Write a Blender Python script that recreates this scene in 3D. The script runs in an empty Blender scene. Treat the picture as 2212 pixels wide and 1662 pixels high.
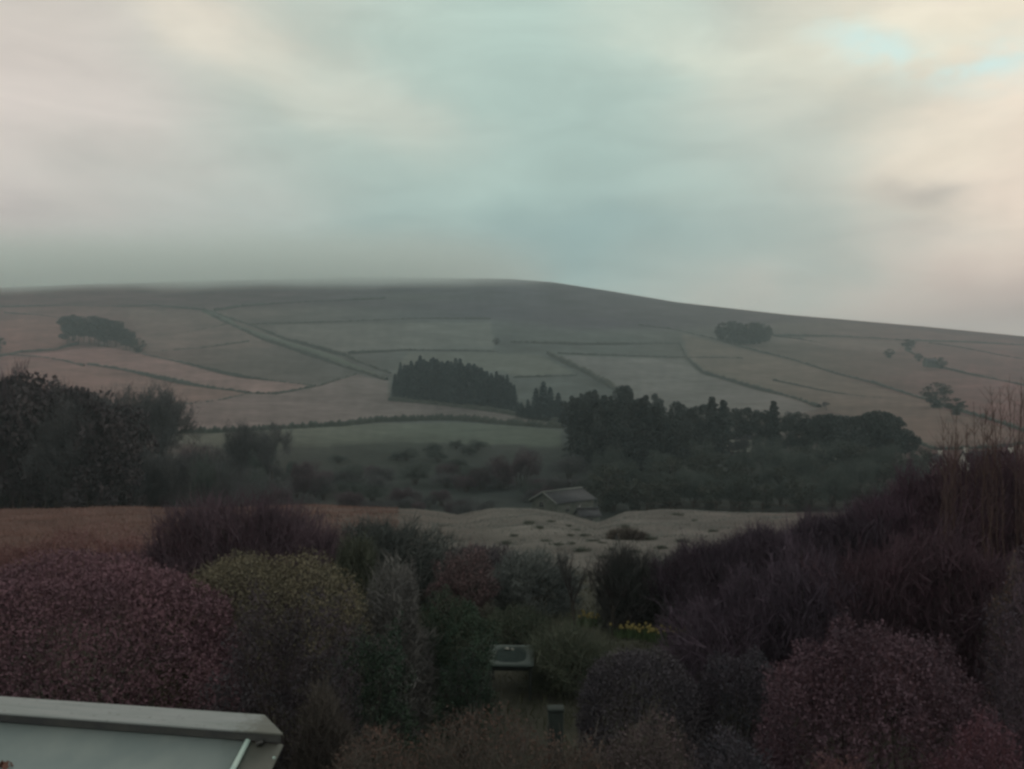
import bpy, math, random
import numpy as np
from mathutils import Vector

random.seed(7)
rng = np.random.default_rng(11)
scene = bpy.context.scene
col = scene.collection
R = math.radians

# ------------------------------------------------------------------ camera
F, CU, CV = 1916.0, 1106.0, 831.0          # focal length and centre in units of a 2212 px wide frame
cam_d = bpy.data.cameras.new('camera')
cam_d.sensor_width = 36.0
cam_d.lens = 36.0 * F / 2212.0
cam_d.clip_start = 0.1
cam_d.clip_end = 20000
cam = bpy.data.objects.new('camera', cam_d)
cam.location = (0, 0, 0)
cam.rotation_euler = (R(90), 0, 0)
col.objects.link(cam)
scene.camera = cam

# ------------------------------------------------------------------ render look
scene.view_settings.view_transform = 'Standard'
scene.view_settings.look = 'None'
scene.view_settings.gamma = 1
scene.view_settings.exposure = 0.0
scene.view_settings.use_curve_mapping = False
scene.cycles.use_denoising = True
scene.cycles.denoising_prefilter = 'ACCURATE'
scene.cycles.filter_width = 2.8
scene.cycles.max_bounces = 12
scene.cycles.diffuse_bounces = 3
scene.cycles.volume_bounces = 10
scene.cycles.transparent_max_bounces = 8

# ------------------------------------------------------------------ sky
class NX:
    """tiny node-expression helper"""
    def __init__(s, nt): s.nt = nt
    def m(s, op, a, b=None, c=None, clamp=False):
        n = s.nt.nodes.new('ShaderNodeMath'); n.operation = op; n.use_clamp = clamp
        for i, v in enumerate((a, b, c)):
            if v is None: continue
            if isinstance(v, (int, float)): n.inputs[i].default_value = v
            else: s.nt.links.new(v, n.inputs[i])
        return n.outputs[0]
    def mixc(s, f, a, b, blend='MIX'):
        n = s.nt.nodes.new('ShaderNodeMix'); n.data_type = 'RGBA'; n.blend_type = blend; n.clamp_factor = True
        for i, v in ((0, f), (6, a), (7, b)):
            if isinstance(v, (int, float)): n.inputs[i].default_value = v
            elif isinstance(v, tuple): n.inputs[i].default_value = (*v[:3], 1)
            else: s.nt.links.new(v, n.inputs[i])
        return n.outputs[2]
    def noise(s, vec, scale, detail=4, rough=.5, dist=0.0):
        n = s.nt.nodes.new('ShaderNodeTexNoise')
        n.inputs['Scale'].default_value = scale; n.inputs['Detail'].default_value = detail
        n.inputs['Roughness'].default_value = rough; n.inputs['Distortion'].default_value = dist
        if vec is not None: s.nt.links.new(vec, n.inputs['Vector'])
        return n.outputs[0]
    def ramp(s, f, lo, hi):
        n = s.nt.nodes.new('ShaderNodeMapRange'); n.interpolation_type = 'SMOOTHSTEP'
        s.nt.links.new(f, n.inputs[0]); n.inputs[1].default_value = lo; n.inputs[2].default_value = hi
        return n.outputs[0]

def srgb(r, g, b):
    f = lambda c: ((c/255+.055)/1.055)**2.4 if c > 10 else c/255/12.92
    return (f(r), f(g), f(b))

SUN_EL, SUN_AZ = 18.0, 62.0       # low, veiled sun off to the right
world = bpy.data.worlds.new("World")
scene.world = world
world.use_nodes = True
nt = world.node_tree
nt.nodes.clear()
X = NX(nt)
out = nt.nodes.new('ShaderNodeOutputWorld')
bg = nt.nodes.new('ShaderNodeBackground'); bg.inputs[1].default_value = 0.122
nt.links.new(bg.outputs[0], out.inputs[0])
sky = nt.nodes.new('ShaderNodeTexSky'); sky.sky_type = 'NISHITA'; sky.sun_disc = False
sky.sun_elevation = R(SUN_EL); sky.sun_rotation = R(SUN_AZ)
tc = nt.nodes.new('ShaderNodeTexCoord')
sep = nt.nodes.new('ShaderNodeSeparateXYZ'); nt.links.new(tc.outputs['Generated'], sep.inputs[0])
dx, dy, dz = sep.outputs
az0 = X.m('ARCTAN2', dx, dy)
el0 = X.m('ARCSINE', dz)
# soft warping of the direction makes the banks of cloud uneven
comb = nt.nodes.new('ShaderNodeCombineXYZ')
nt.links.new(az0, comb.inputs[0]); nt.links.new(X.m('MULTIPLY', el0, 1.7), comb.inputs[1])
w1 = X.m('SUBTRACT', X.noise(comb.outputs[0], 4.5, 5, .5), .5)
map2 = nt.nodes.new('ShaderNodeVectorMath'); map2.operation = 'ADD'; map2.inputs[1].default_value = (7.3, 2.1, 4)
nt.links.new(comb.outputs[0], map2.inputs[0])
w2 = X.m('SUBTRACT', X.noise(map2.outputs[0], 4.5, 5, .5), .5)
az = X.m('MULTIPLY_ADD', w1, .24, az0)
el = X.m('MULTIPLY_ADD', w2, .13, el0)
def uv2ae(u, v):
    a = math.atan((u-CU)/F); e = math.atan((CV-v)/F*math.cos(a))
    return a, e
def blob(u, v, su, sv, rot=0.0, warp=True, power=1.0):
    a0, e0 = uv2ae(u, v)
    A, E = (az, el) if warp else (az0, el0)
    da = X.m('SUBTRACT', A, a0); de = X.m('SUBTRACT', E, e0)
    c, s = math.cos(R(rot)), math.sin(R(rot))
    p = X.m('ADD', X.m('MULTIPLY', da, c), X.m('MULTIPLY', de, s))
    q = X.m('SUBTRACT', X.m('MULTIPLY', de, c), X.m('MULTIPLY', da, s))
    p = X.m('DIVIDE', p, su/F); q = X.m('DIVIDE', q, sv/F)
    r2 = X.m('ADD', X.m('MULTIPLY', p, p), X.m('MULTIPLY', q, q))
    if power != 1: r2 = X.m('POWER', r2, power)
    return X.m('EXPONENT', X.m('MULTIPLY', r2, -1.0))
sc10 = lambda c: tuple(x*10 for x in c)
C = sc10(srgb(196, 190, 178))                         # mean overcast, used all round
def over(fac, rgb, k=1.0, src=None):
    global C
    f = X.m('MULTIPLY', fac, k)
    C = X.mixc(f, C, sc10(srgb(*rgb)))
# cream-pink low light on the right, mauve low on the left, teal-grey bank in the middle
over(blob(2250, 420, 560, 560), (242, 216, 196))
over(blob(120, 240, 460, 300), (210, 194, 186), .95)
over(blob(0, 560, 520, 150), (192, 174, 170), 1)
over(blob(1120, 100, 560, 380), (182, 200, 188), 1)
over(blob(1130, 360, 600, 300), (160, 183, 175), 1)
over(blob(1100, 545, 620, 105), (132, 160, 158), 1)
over(blob(1800, 270, 230, 190), (178, 186, 176), .75)
over(blob(1650, 560, 260, 90), (160, 172, 164), .6)
over(blob(2250, 690, 380, 90, 0), (178, 144, 138), .9)
# streaks and brighter rims
over(blob(480, 50, 300, 75, -30), (226, 214, 196), .75)
over(blob(820, 215, 230, 80, -20), (200, 200, 186), .55)
over(blob(2020, 60, 330, 110), (232, 222, 198), .8)
over(blob(2090, 300, 190, 110), (238, 222, 200), .8)
over(blob(2060, 425, 105, 32, 0), (184, 172, 160), .85)
over(blob(1990, 530, 90, 26, 0), (196, 182, 170), .6)
over(blob(1500, 90, 200, 50, -20), (214, 216, 198), .5)
# broad cloud modelling
st = nt.nodes.new('ShaderNodeMapping'); st.inputs['Scale'].default_value = (1, 1.9, 1); st.inputs['Rotation'].default_value = (0, 0, R(24))
nt.links.new(comb.outputs[0], st.inputs[0])
n1 = X.noise(st.outputs[0], 5.5, 7, .56, .5)
g = X.m('MULTIPLY_ADD', X.m('SUBTRACT', n1, .5), .52, 1.0)
vm = nt.nodes.new('ShaderNodeVectorMath'); vm.operation = 'SCALE'
nt.links.new(C, vm.inputs[0]); nt.links.new(g, vm.inputs['Scale'])
# small gaps of blue high on the right: the clear (Nishita) sky plus thin bright veil
gap = X.m('MAXIMUM', blob(1880, 95, 95, 42, -15), X.m('MAXIMUM', blob(2060, 155, 120, 38, -12), X.m('MULTIPLY', blob(1050, 0, 130, 24, 0), .6)))
gapn = X.m('MULTIPLY', gap, X.ramp(X.noise(comb.outputs[0], 16, 4, .5), .3, .62))
blue = X.mixc(.12, sc10(srgb(204, 236, 230)), sky.outputs[0])
fin = X.mixc(X.m('MULTIPLY', gapn, .8), vm.outputs[0], blue)
fin = X.mixc(.04, fin, sky.outputs[0])
nt.links.new(fin, bg.inputs[0])

sun_d = bpy.data.lights.new('sun', 'SUN')
sun_d.energy = 0.5; sun_d.angle = R(25); sun_d.color = (1, .93, .84)
sun = bpy.data.objects.new('sun', sun_d)
sd = Vector((math.sin(R(SUN_AZ))*math.cos(R(SUN_EL)), math.cos(R(SUN_AZ))*math.cos(R(SUN_EL)), math.sin(R(SUN_EL))))
sun.rotation_euler = sd.to_track_quat('Z', 'Y').to_euler()
col.objects.link(sun)

# ------------------------------------------------------------------ helpers
def tag(o, label=None, cat=None, group=None, kind=None):
    if label: o['label'] = label
    if cat: o['category'] = cat
    if group: o['group'] = group
    if kind: o['kind'] = kind
    return o

def empty(name, loc, label=None, cat=None, group=None, rz=0.0):
    o = bpy.data.objects.new(name, None)
    o.empty_display_size = .2
    o.location = loc; o.rotation_euler = (0, 0, rz)
    col.objects.link(o)
    return tag(o, label, cat, group)

def link(name, me, parent=None, loc=None):
    o = bpy.data.objects.new(name, me)
    col.objects.link(o)
    if parent is not None: o.parent = parent
    if loc is not None: o.location = loc
    return o

def mesh_np(name, V, Fq, mat, smooth=False):
    """V (n,3); Fq list of arrays of faces (k,3) or (k,4)"""
    me = bpy.data.meshes.new(name)
    if not isinstance(Fq, list): Fq = [Fq]
    V = np.asarray(V, dtype=np.float32)
    me.vertices.add(len(V)); me.vertices.foreach_set('co', V.ravel())
    li = np.concatenate([np.asarray(f, dtype=np.int32).ravel() for f in Fq])
    tot = np.concatenate([np.full(len(f), f.shape[1], dtype=np.int32) for f in Fq])
    st_ = np.concatenate([[0], np.cumsum(tot)[:-1]]).astype(np.int32)
    me.loops.add(len(li)); me.loops.foreach_set('vertex_index', li)
    me.polygons.add(len(tot)); me.polygons.foreach_set('loop_start', st_)
    me.polygons.foreach_set('loop_total', tot)
    if smooth: me.polygons.foreach_set('use_smooth', np.ones(len(tot), dtype=bool))
    me.update(calc_edges=True)
    if mat is not None: me.materials.append(mat)
    return me

def join(parts):
    """parts: list of (V, F) with quads"""
    Vs, Fs, o = [], [], 0
    for V, Fc in parts:
        Vs.append(V); Fs.append(Fc+o); o += len(V)
    return np.concatenate(Vs), np.concatenate(Fs)

def segs(A, B, ra, rb, sides=3):
    """many open tapered prisms A->B"""
    A = np.asarray(A, float); B = np.asarray(B, float); n = len(A)
    ra = np.broadcast_to(np.asarray(ra, float), (n,)); rb = np.broadcast_to(np.asarray(rb, float), (n,))
    d = B-A; d /= np.linalg.norm(d, axis=1, keepdims=True)+1e-9
    h = np.where(np.abs(d[:, 2:3]) > .9, np.array([[1., 0, 0]]), np.array([[0, 0, 1.]]))
    p = np.cross(d, h); p /= np.linalg.norm(p, axis=1, keepdims=True)+1e-9
    q = np.cross(d, p)
    V = np.zeros((n, 2*sides, 3))
    for k in range(sides):
        a = 2*math.pi*k/sides
        e = p*math.cos(a)+q*math.sin(a)
        V[:, k] = A+e*ra[:, None]; V[:, sides+k] = B+e*rb[:, None]
    f = np.array([[k, (k+1) % sides, sides+(k+1) % sides, sides+k] for k in range(sides)])
    Fc = (f[None]+(np.arange(n)*2*sides)[:, None, None]).reshape(-1, 4)
    return V.reshape(-1, 3), Fc

def leaves(Cn, size, rg, up=0.0, aspect=.55):
    """diamond leaves, slightly folded, at centres Cn"""
    n = len(Cn)
    a = rg.normal(size=(n, 3)); a[:, 2] += up
    a /= np.linalg.norm(a, axis=1, keepdims=True)
    b = np.cross(a, rg.normal(size=(n, 3))); b /= np.linalg.norm(b, axis=1, keepdims=True)
    s = (size*rg.uniform(.6, 1.35, n))[:, None]
    V = np.zeros((n, 4, 3))
    c = np.cross(a, b)
    V[:, 0] = Cn-a*s*.5; V[:, 1] = Cn+b*s*aspect*.5+c*s*.08
    V[:, 2] = Cn+a*s*.5; V[:, 3] = Cn-b*s*aspect*.5+c*s*.08
    Fc = np.arange(n*4).reshape(n, 4)
    return V.reshape(-1, 3), Fc

def strips(A, B, ra, rb, rg):
    n = len(A); d = B-A; s = np.cross(d, rg.normal(size=(n, 3))); s /= np.linalg.norm(s, axis=1, keepdims=True)+1e-9
    V = np.zeros((n, 4, 3)); V[:, 0] = A-s*ra; V[:, 1] = A+s*ra; V[:, 2] = B+s*rb; V[:, 3] = B-s*rb
    return V.reshape(-1, 3), np.arange(n*4).reshape(n, 4)

class Lump:
    def __init__(s, rg, k=9, f=3.0, amp=.16):
        s.d = rg.normal(size=(k, 3))*f; s.p = rg.uniform(0, 6.28, k); s.amp = amp/math.sqrt(k)*1.6
    def __call__(s, D): return 1+s.amp*np.sin(D@s.d.T+s.p).sum(axis=1)

def box_vf(x0, x1, y0, y1, z0, z1):
    V = np.array([[x, y, z] for z in (z0, z1) for y in (y0, y1) for x in (x0, x1)], float)
    Fc = np.array([[0, 2, 3, 1], [4, 5, 7, 6], [0, 1, 5, 4], [2, 6, 7, 3], [0, 4, 6, 2], [1, 3, 7, 5]])
    return V, Fc

def bevel_box(name, b, mat, parent, w=.01):
    V, Fc = box_vf(*b)
    me = mesh_np(name, V, Fc, mat)
    o = link(name, me, parent)
    m = o.modifiers.new('bevel', 'BEVEL'); m.width = w; m.segments = 2
    return o

# ------------------------------------------------------------------ materials
FK = (1.26, 1.36, 1.52)  # bluish lift of every foliage colour, standing in for a veil of haze
def foliage_mat(name, a, b, scale=.6, rough=.75, var=.5):
    """colour differs from leaf to leaf and from clump to clump"""
    a = tuple(x*k for x, k in zip(a, FK)); b = tuple(x*k for x, k in zip(b, FK))
    m = bpy.data.materials.new(name); m.use_nodes = True
    nt = m.node_tree; E = NX(nt); bs = nt.nodes['Principled BSDF']
    geo = nt.nodes.new('ShaderNodeNewGeometry')
    tcn = nt.nodes.new('ShaderNodeTexCoord')
    oi = nt.nodes.new('ShaderNodeObjectInfo')
    nn = E.ramp(E.noise(tcn.outputs['Object'], scale, 3, .6), .35, .65)
    c = E.mixc(nn, a, b)
    v = E.m('MULTIPLY_ADD', geo.outputs['Random Per Island'], var*1.2, 1-var*.6)
    v = E.m('MULTIPLY', v, E.m('MULTIPLY_ADD', oi.outputs['Random'], .3, .85))
    s = nt.nodes.new('ShaderNodeVectorMath'); s.operation = 'SCALE'
    nt.links.new(c, s.inputs[0]); nt.links.new(v, s.inputs['Scale'])
    nt.links.new(s.outputs[0], bs.inputs['Base Color'])
    bs.inputs['Roughness'].default_value = rough
    bs.inputs['Specular IOR Level'].default_value = .12
    return m

def surf_mat(name, a, b, scale=3, rough=.8, bump=.3, bscale=None, fine=0.0, stretch=(1, 1, 1), lo=.35, hi=.65):
    m = bpy.data.materials.new(name); m.use_nodes = True
    nt = m.node_tree; E = NX(nt); bs = nt.nodes['Principled BSDF']
    tcn = nt.nodes.new('ShaderNodeTexCoord')
    mp = nt.nodes.new('ShaderNodeMapping'); mp.inputs['Scale'].default_value = stretch
    nt.links.new(tcn.outputs['Object'], mp.inputs[0])
    n = E.noise(mp.outputs[0], scale, 6, .6)
    c = E.mixc(E.ramp(n, lo, hi), a, b)
    nt.links.new(c, bs.inputs['Base Color'])
    bs.inputs['Roughness'].default_value = rough
    if bump:
        bn = nt.nodes.new('ShaderNodeBump'); bn.inputs['Strength'].default_value = bump
        bn.inputs['Distance'].default_value = .02
        nt.links.new(E.noise(mp.outputs[0], bscale or scale*8, 4, .6), bn.inputs['Height'])
        nt.links.new(bn.outputs[0], bs.inputs['Normal'])
    return m

def ground_mat(name, s1, s2, k1=.5, k2=.4, bump_d=.5):
    """colour attribute (plant cover) broken up by patches and tufts"""
    m = bpy.data.materials.new(name); m.use_nodes = True
    nt = m.node_tree; E = NX(nt); bs = nt.nodes['Principled BSDF']
    at = nt.nodes.new('ShaderNodeAttribute'); at.attribute_name = 'cover'
    tcn = nt.nodes.new('ShaderNodeTexCoord')
    n1 = E.m('MULTIPLY_ADD', E.m('SUBTRACT', E.noise(tcn.outputs['Object'], s1, 6, .62), .5), k1*2, 1)
    n2 = E.m('MULTIPLY_ADD', E.m('SUBTRACT', E.noise(tcn.outputs['Object'], s2, 4, .7), .5), k2*2, 1)
    s = nt.nodes.new('ShaderNodeVectorMath'); s.operation = 'SCALE'
    nt.links.new(at.outputs['Color'], s.inputs[0]); nt.links.new(E.m('MULTIPLY', n1, n2), s.inputs['Scale'])
    nt.links.new(s.outputs[0], bs.inputs['Base Color'])
    bs.inputs['Roughness'].default_value = .95; bs.inputs['Specular IOR Level'].default_value = .1
    bn = nt.nodes.new('ShaderNodeBump'); bn.inputs['Strength'].default_value = .5; bn.inputs['Distance'].default_value = bump_d
    nt.links.new(E.noise(tcn.outputs['Object'], s2, 4, .7), bn.inputs['Height'])
    nt.links.new(bn.outputs[0], bs.inputs['Normal'])
    return m

# ------------------------------------------------------------------ terrain functions
SK_U = [-1000, -400, 0, 200, 450, 800, 1100, 1200, 1330, 1460, 1700, 2000, 2212, 2800, 3300]
SK_V = [660, 640, 622, 614, 607, 599, 603, 611, 631, 653, 680, 706, 727, 790, 850]
KB = [1185, 1100, 1040, 960, 900, 850, 800, 750, 700, 650, 610]
KY = [148, 190, 235, 330, 450, 580, 720, 870, 1030, 1220, 1400]
nkb = np.array(KB[::-1], float); nky = np.array(KY[::-1], float)
def sky_v(u): return np.interp(u, SK_U, SK_V)
def b_of(u, v):
    u = np.asarray(u, float); v = np.asarray(v, float)
    return np.where(v > 900, v, 900-(900-v)*290/(900-sky_v(u)))
def v_of(u, b): return np.where(b > 900, b, 900-(900-b)*(900-sky_v(u))/290)
def Y_of_b(b): return np.interp(b, nkb, nky)
def tpt(u, v):
    """point of the far hillside seen at (u, v)"""
    Y = float(Y_of_b(b_of(u, v)))
    return Vector(((u-CU)/F*Y, Y, (CV-v)/F*Y))
def hz(x, y):
    """height of the hillside at plan position"""
    u = x/y*F+CU
    b = np.interp(y, KY, KB)
    return float((CV-v_of(u, b))/F*y)
BR_U = [-900, 0, 300, 700, 900, 990, 1060, 1150, 1230, 1290, 1350, 1450, 1700, 2212, 3100]
BR_V = [1104, 1101, 1099, 1095, 1098, 1114, 1101, 1098, 1110, 1130, 1107, 1103, 1108, 1113, 1118]
def zn(x, y):
    """height of the near ground (garden and meadow)"""
    x = np.asarray(x, float); y = np.asarray(y, float)
    z = np.interp(y, [-20, 3, 24, 30, 40, 58, 88, 100, 120, 152], [-7, -7, -7, -7.2, -7.75, -9.7, -12.36, -14.6, -20, -28.6])
    u = x/np.maximum(y, 5)*F+CU
    bw = np.interp(u, BR_U, BR_V)
    w = np.exp(-((y-86)/19.0)**2)
    z = z-(bw-1100)/F*88*w
    z = z+.35*np.exp(-((x-2.0)/3.2)**2-((y-58)/7.0)**2)*1.4
    z = z+.22*np.sin(x*.35+1.2*np.sin(y*.21))*np.sin(y*.27+.8)*np.clip((y-30)/15, 0, 1)*np.clip((120-y)/25, 0, 1)
    return z
def gz(x, y):
    return float(zn(x, y)) if y < 150 else hz(x, y)

def inpoly(u, v, poly):
    res = np.zeros(u.shape, bool); n = len(poly)
    for i in range(n):
        x1, y1 = poly[i]; x2, y2 = poly[(i+1) % n]
        if y1 == y2: continue
        c = ((y1 > v) != (y2 > v)) & (u < (x2-x1)*(v-y1)/(y2-y1)+x1)
        res ^= c
    return res

def add_cover(me, colr):
    a = me.color_attributes.new('cover', 'FLOAT_COLOR', 'POINT')
    d = np.ones((len(colr), 4), np.float32); d[:, :3] = np.clip(colr, 0, 1)
    a.data.foreach_set('color', d.ravel())

def vnoise(rg, u, v, su, sv, k=14):
    s = np.zeros(u.shape)
    for i in range(k):
        a = rg.uniform(0, 6.28); f = rg.uniform(.6, 2.2)
        s += np.sin((u/su*math.cos(a)+v/sv*math.sin(a))*f*3+rg.uniform(0, 6.28))
    return s/math.sqrt(k/2)

def lerp3(x, xs, cs):
    return np.stack([np.interp(x, xs, [c[i] for c in cs]) for i in range(3)], axis=-1)

# far hillside --------------------------------------------------------
us = np.arange(-1000, 3301, 6.0)
bs_ = np.concatenate([np.arange(1185, 960, -6), np.arange(960, 612, -2), np.arange(612, 609.5, -1.0)])
U, B = np.meshgrid(us, bs_)
Vv = v_of(U, B); Yy = Y_of_b(B)
Zt = (CV-Vv)/F*Yy
Zt += .5*vnoise(np.random.default_rng(3), (U-CU)/F*Yy, Yy, 120, 120)*np.clip((950-Vv)/80, 0, 1)*np.clip((Vv-sky_v(U))/25, .15, 1)
Xx = (U-CU)/F*Yy
# behind the crest the moor flattens and falls away out of sight
Yb2 = np.array([1440, 1520, 1700, 2100, 3000, 5000.0]); fz = [1.0, .97, .93, .8, .3, -.08]
Zc = Zt[-1]
Xb = (us[None]-CU)/F*Yb2[:, None]; Zb = np.stack([np.maximum(Zc*f_, -22) for f_ in fz])
Xx = np.vstack([Xx, Xb]); Yy = np.vstack([Yy, np.repeat(Yb2[:, None], len(us), 1)]); Zt = np.vstack([Zt, Zb])
U2 = np.vstack([U, np.repeat(us[None], 6, 0)]); V2 = np.vstack([Vv, np.repeat(sky_v(us)[None], 6, 0)])
nr, nc = Xx.shape
idx = np.arange(nr*nc).reshape(nr, nc)
quads = np.stack([idx[:-1, :-1], idx[:-1, 1:], idx[1:, 1:], idx[1:, :-1]], -1).reshape(-1, 4)
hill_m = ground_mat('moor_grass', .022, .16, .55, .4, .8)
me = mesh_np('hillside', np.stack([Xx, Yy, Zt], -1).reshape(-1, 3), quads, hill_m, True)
rg = np.random.default_rng(5)
base = lerp3(U2, [-200, 150, 500, 900, 1350, 1700, 2000, 2400],
             [(.225, .150, .135), (.215, .155, .135), (.175, .158, .135), (.135, .150, .135), (.140, .155, .140), (.155, .135, .115), (.205, .135, .120), (.225, .135, .125)])
rough_grass = vnoise(rg, U2, V2, 130, 26)
fine_p = vnoise(rg, U2, V2, 40, 9)
base = base*(1+.07*rough_grass+.05*fine_p)[..., None]
# heather and peat on the upper moor
moor_line = np.interp(U2, [0, 443, 700, 1000, 1200, 1450, 1800, 2212], [664, 668, 662, 672, 700, 712, 690, 742])
mk = np.clip((moor_line-V2)/14+.5, 0, 1)*.85
heath = lerp3(U2, [0, 500, 1100, 1500, 2212], [(.175, .115, .11), (.15, .115, .12), (.125, .115, .14), (.13, .105, .115), (.165, .10, .10)])
heath = heath*(1+.16*vnoise(rg, U2, V2, 110, 10))[..., None]
base = base*(1-mk[..., None])+heath*mk[..., None]
patch = [((1700, 1100), 600, 50, (.05, .062, .055), .95), ((880, 1010), 300, 55, (.075, .10, .085), .8), ((1150, 1040), 150, 40, (.075, .085, .095), .7), ((500, 1030), 200, 60, (.08, .085, .075), .8), ((1450, 1000), 500, 60, (.07, .09, .08), .8), ((1060, 682), 190, 14, (.11, .10, .125), .7), ((1290, 700), 140, 13, (.105, .09, .12), .8), ((780, 615), 260, 10, (.10, .10, .125), .6),  # first patch: darkness between the belt's trunks, painted into the ground
         ((900, 643), 110, 9, (.17, .18, .15), .7), ((1090, 740), 30, 12, (.07, .08, .08), .7), ((620, 700), 60, 16, (.12, .13, .11), .5),
         ((560, 790), 130, 28, (.125, .125, .105), .6), ((860, 975), 200, 40, (.075, .095, .07), .8), ((1100, 975), 160, 30, (.10, .095, .085), .6),
         ((620, 1010), 350, 40, (.07, .08, .065), .7), ((770, 855), 40, 5, (.10, .11, .09), .6), ((1750, 790), 260, 40, (.15, .13, .09), .4)]
for (pu, pv), su, sv, c, k in patch:
    w_ = (np.exp(-((U2-pu)/su)**2-((V2-pv)/sv)**2)*k)[..., None]
    base = base*(1-w_)+np.array(c)*w_
# enclosed pastures, paler and smoother than the rough grazing
fields = [
    ([(150, 757), (218, 750), (302, 768), (470, 803), (675, 838), (597, 853), (537, 850), (453, 838), (268, 799), (60, 767)], (.29, .215, .19)),
    ([(20, 772), (181, 793), (268, 803), (537, 854), (470, 869), (292, 886), (150, 860), (0, 830)], (.25, .185, .155)),
    ([(292, 892), (537, 856), (660, 845), (768, 812), (842, 826), (842, 864), (1077, 890), (1211, 920), (1010, 904), (809, 908), (637, 922), (302, 936)], (.245, .205, .185)),
    ([(1206, 768), (1476, 778), (1520, 808), (1769, 883), (1700, 900), (1440, 900), (1345, 850), (1245, 798)], (.215, .205, .19)),
    ([(590, 702), (1058, 696), (1070, 755), (890, 755), (740, 757), (600, 720)], (.185, .19, .165)),
    ([(885, 762), (1170, 766), (1240, 808), (1110, 812), (1090, 800), (850, 800)], (.165, .17, .14)),
    ([(300, 945), (809, 914), (1010, 911), (1211, 929), (1211, 965), (860, 955), (500, 975)], (.145, .165, .125)),
    ([(270, 668), (440, 674), (600, 748), (320, 762), (290, 700)], (.195, .17, .145)),
    ([(1474, 722), (1722, 785), (1990, 866), (2212, 940), (2212, 985), (1980, 960), (1780, 880), (1530, 803), (1488, 772)], (.185, .155, .125)),
    ([(0, 690), (144, 694), (135, 745), (0, 762)], (.235, .165, .135)),
    ([(1680, 728), (1950, 740), (1930, 765), (1800, 755)], (.20, .165, .14)),
]
base = base*.84
for poly, c in fields:
    k_ = inpoly(U2, V2, poly)[..., None]*.88
    tex = (1+.03*fine_p+.03*rough_grass)[..., None]
    base = base*(1-k_)+np.array(c)*tex*k_
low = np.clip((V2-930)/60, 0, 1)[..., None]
base = base*(1-.42*low)*lerp3(U2, [0, 500, 1000, 1500, 1900, 2212], [(.78, .60, .67), (.68, .65, .72), (.58, .68, .76), (.60, .67, .72), (.66, .61, .66), (.72, .58, .64)])  # lens cast and blue haze painted into the land colour from side to side
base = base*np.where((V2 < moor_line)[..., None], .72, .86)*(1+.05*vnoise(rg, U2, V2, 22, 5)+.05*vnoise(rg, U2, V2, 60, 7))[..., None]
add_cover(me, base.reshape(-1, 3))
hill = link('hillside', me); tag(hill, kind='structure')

# near ground -----------------------------------------------------------
xs = np.concatenate([np.arange(-170, -30, 2.5), np.arange(-30, 30, .4), np.arange(30, 171, 2.5)])
ys = np.concatenate([np.arange(-15, 8, 1.5), np.arange(8, 45, .4), np.arange(45, 110, .9), np.arange(110, 153, 2.1), [152.5]])
GX, GY = np.meshgrid(xs, ys)
GZ = zn(GX, GY)
GZ += .03*vnoise(rg, GX, GY, 1.2, 1.2)
nr, nc = GX.shape
idx = np.arange(nr*nc).reshape(nr, nc)
quads = np.stack([idx[:-1, :-1], idx[:-1, 1:], idx[1:, 1:], idx[1:, :-1]], -1).reshape(-1, 4)
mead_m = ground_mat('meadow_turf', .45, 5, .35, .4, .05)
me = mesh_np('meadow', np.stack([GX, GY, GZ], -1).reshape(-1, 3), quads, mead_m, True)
gu = GX/np.maximum(GY, 5)*F+CU
mc = lerp3(gu, [-200, 200, 600, 900, 1100, 1500, 1800, 2300],
           [(.16, .095, .075), (.145, .088, .07), (.14, .10, .08), (.15, .13, .105), (.17, .165, .135), (.165, .155, .13), (.15, .12, .10), (.13, .09, .08)])
mc = mc*(1+.12*vnoise(rg, GX, GY, 6, 4))[..., None]
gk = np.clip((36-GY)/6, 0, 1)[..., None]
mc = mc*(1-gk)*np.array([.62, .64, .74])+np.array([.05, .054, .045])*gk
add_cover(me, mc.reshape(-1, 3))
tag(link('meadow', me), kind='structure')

# ------------------------------------------------------------------ air
hx = 5300
V, Fc = box_vf(-hx, hx, -60, 5150, -31.5, 345)
haze_m = bpy.data.materials.new('haze_air'); haze_m.use_nodes = True
hn = haze_m.node_tree; hn.nodes.clear()
ho = hn.nodes.new('ShaderNodeOutputMaterial'); hv = hn.nodes.new('ShaderNodeVolumePrincipled')
hv.inputs['Color'].default_value = (.74, .93, 1.0, 1)
hv.inputs['Density'].default_value = .00023
hv.inputs['Anisotropy'].default_value = .1
hn.links.new(hv.outputs[0], ho.inputs['Volume'])
tag(link('haze', mesh_np('haze', V, Fc, haze_m)), kind='stuff')
# low cloud resting on the left and middle of the summit, thinning out upwards and to the right
cloud_m = bpy.data.materials.new('hill_cloud'); cloud_m.use_nodes = True
cn = cloud_m.node_tree; cn.nodes.clear(); E = NX(cn)
co = cn.nodes.new('ShaderNodeOutputMaterial'); cv = cn.nodes.new('ShaderNodeVolumePrincipled')
cv.inputs['Color'].default_value = (.92, 1, .995, 1); cv.inputs['Anisotropy'].default_value = .65
ct = cn.nodes.new('ShaderNodeTexCoord'); cs = cn.nodes.new('ShaderNodeSeparateXYZ'); cn.links.new(ct.outputs['Object'], cs.inputs[0])
nz = E.m('MULTIPLY_ADD', E.m('SUBTRACT', E.noise(ct.outputs['Object'], .006, 3, .5), .5), 34, cs.outputs[2])
dens = E.m('MULTIPLY', E.ramp(nz, 128, 160), E.m('SUBTRACT', 1, E.ramp(nz, 166, 222)))
dens = E.m('MULTIPLY', dens, E.m('SUBTRACT', 1, E.ramp(cs.outputs[0], -190, 110)))
dens = E.m('MULTIPLY', dens, E.ramp(cs.outputs[1], 990, 1220))
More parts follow.
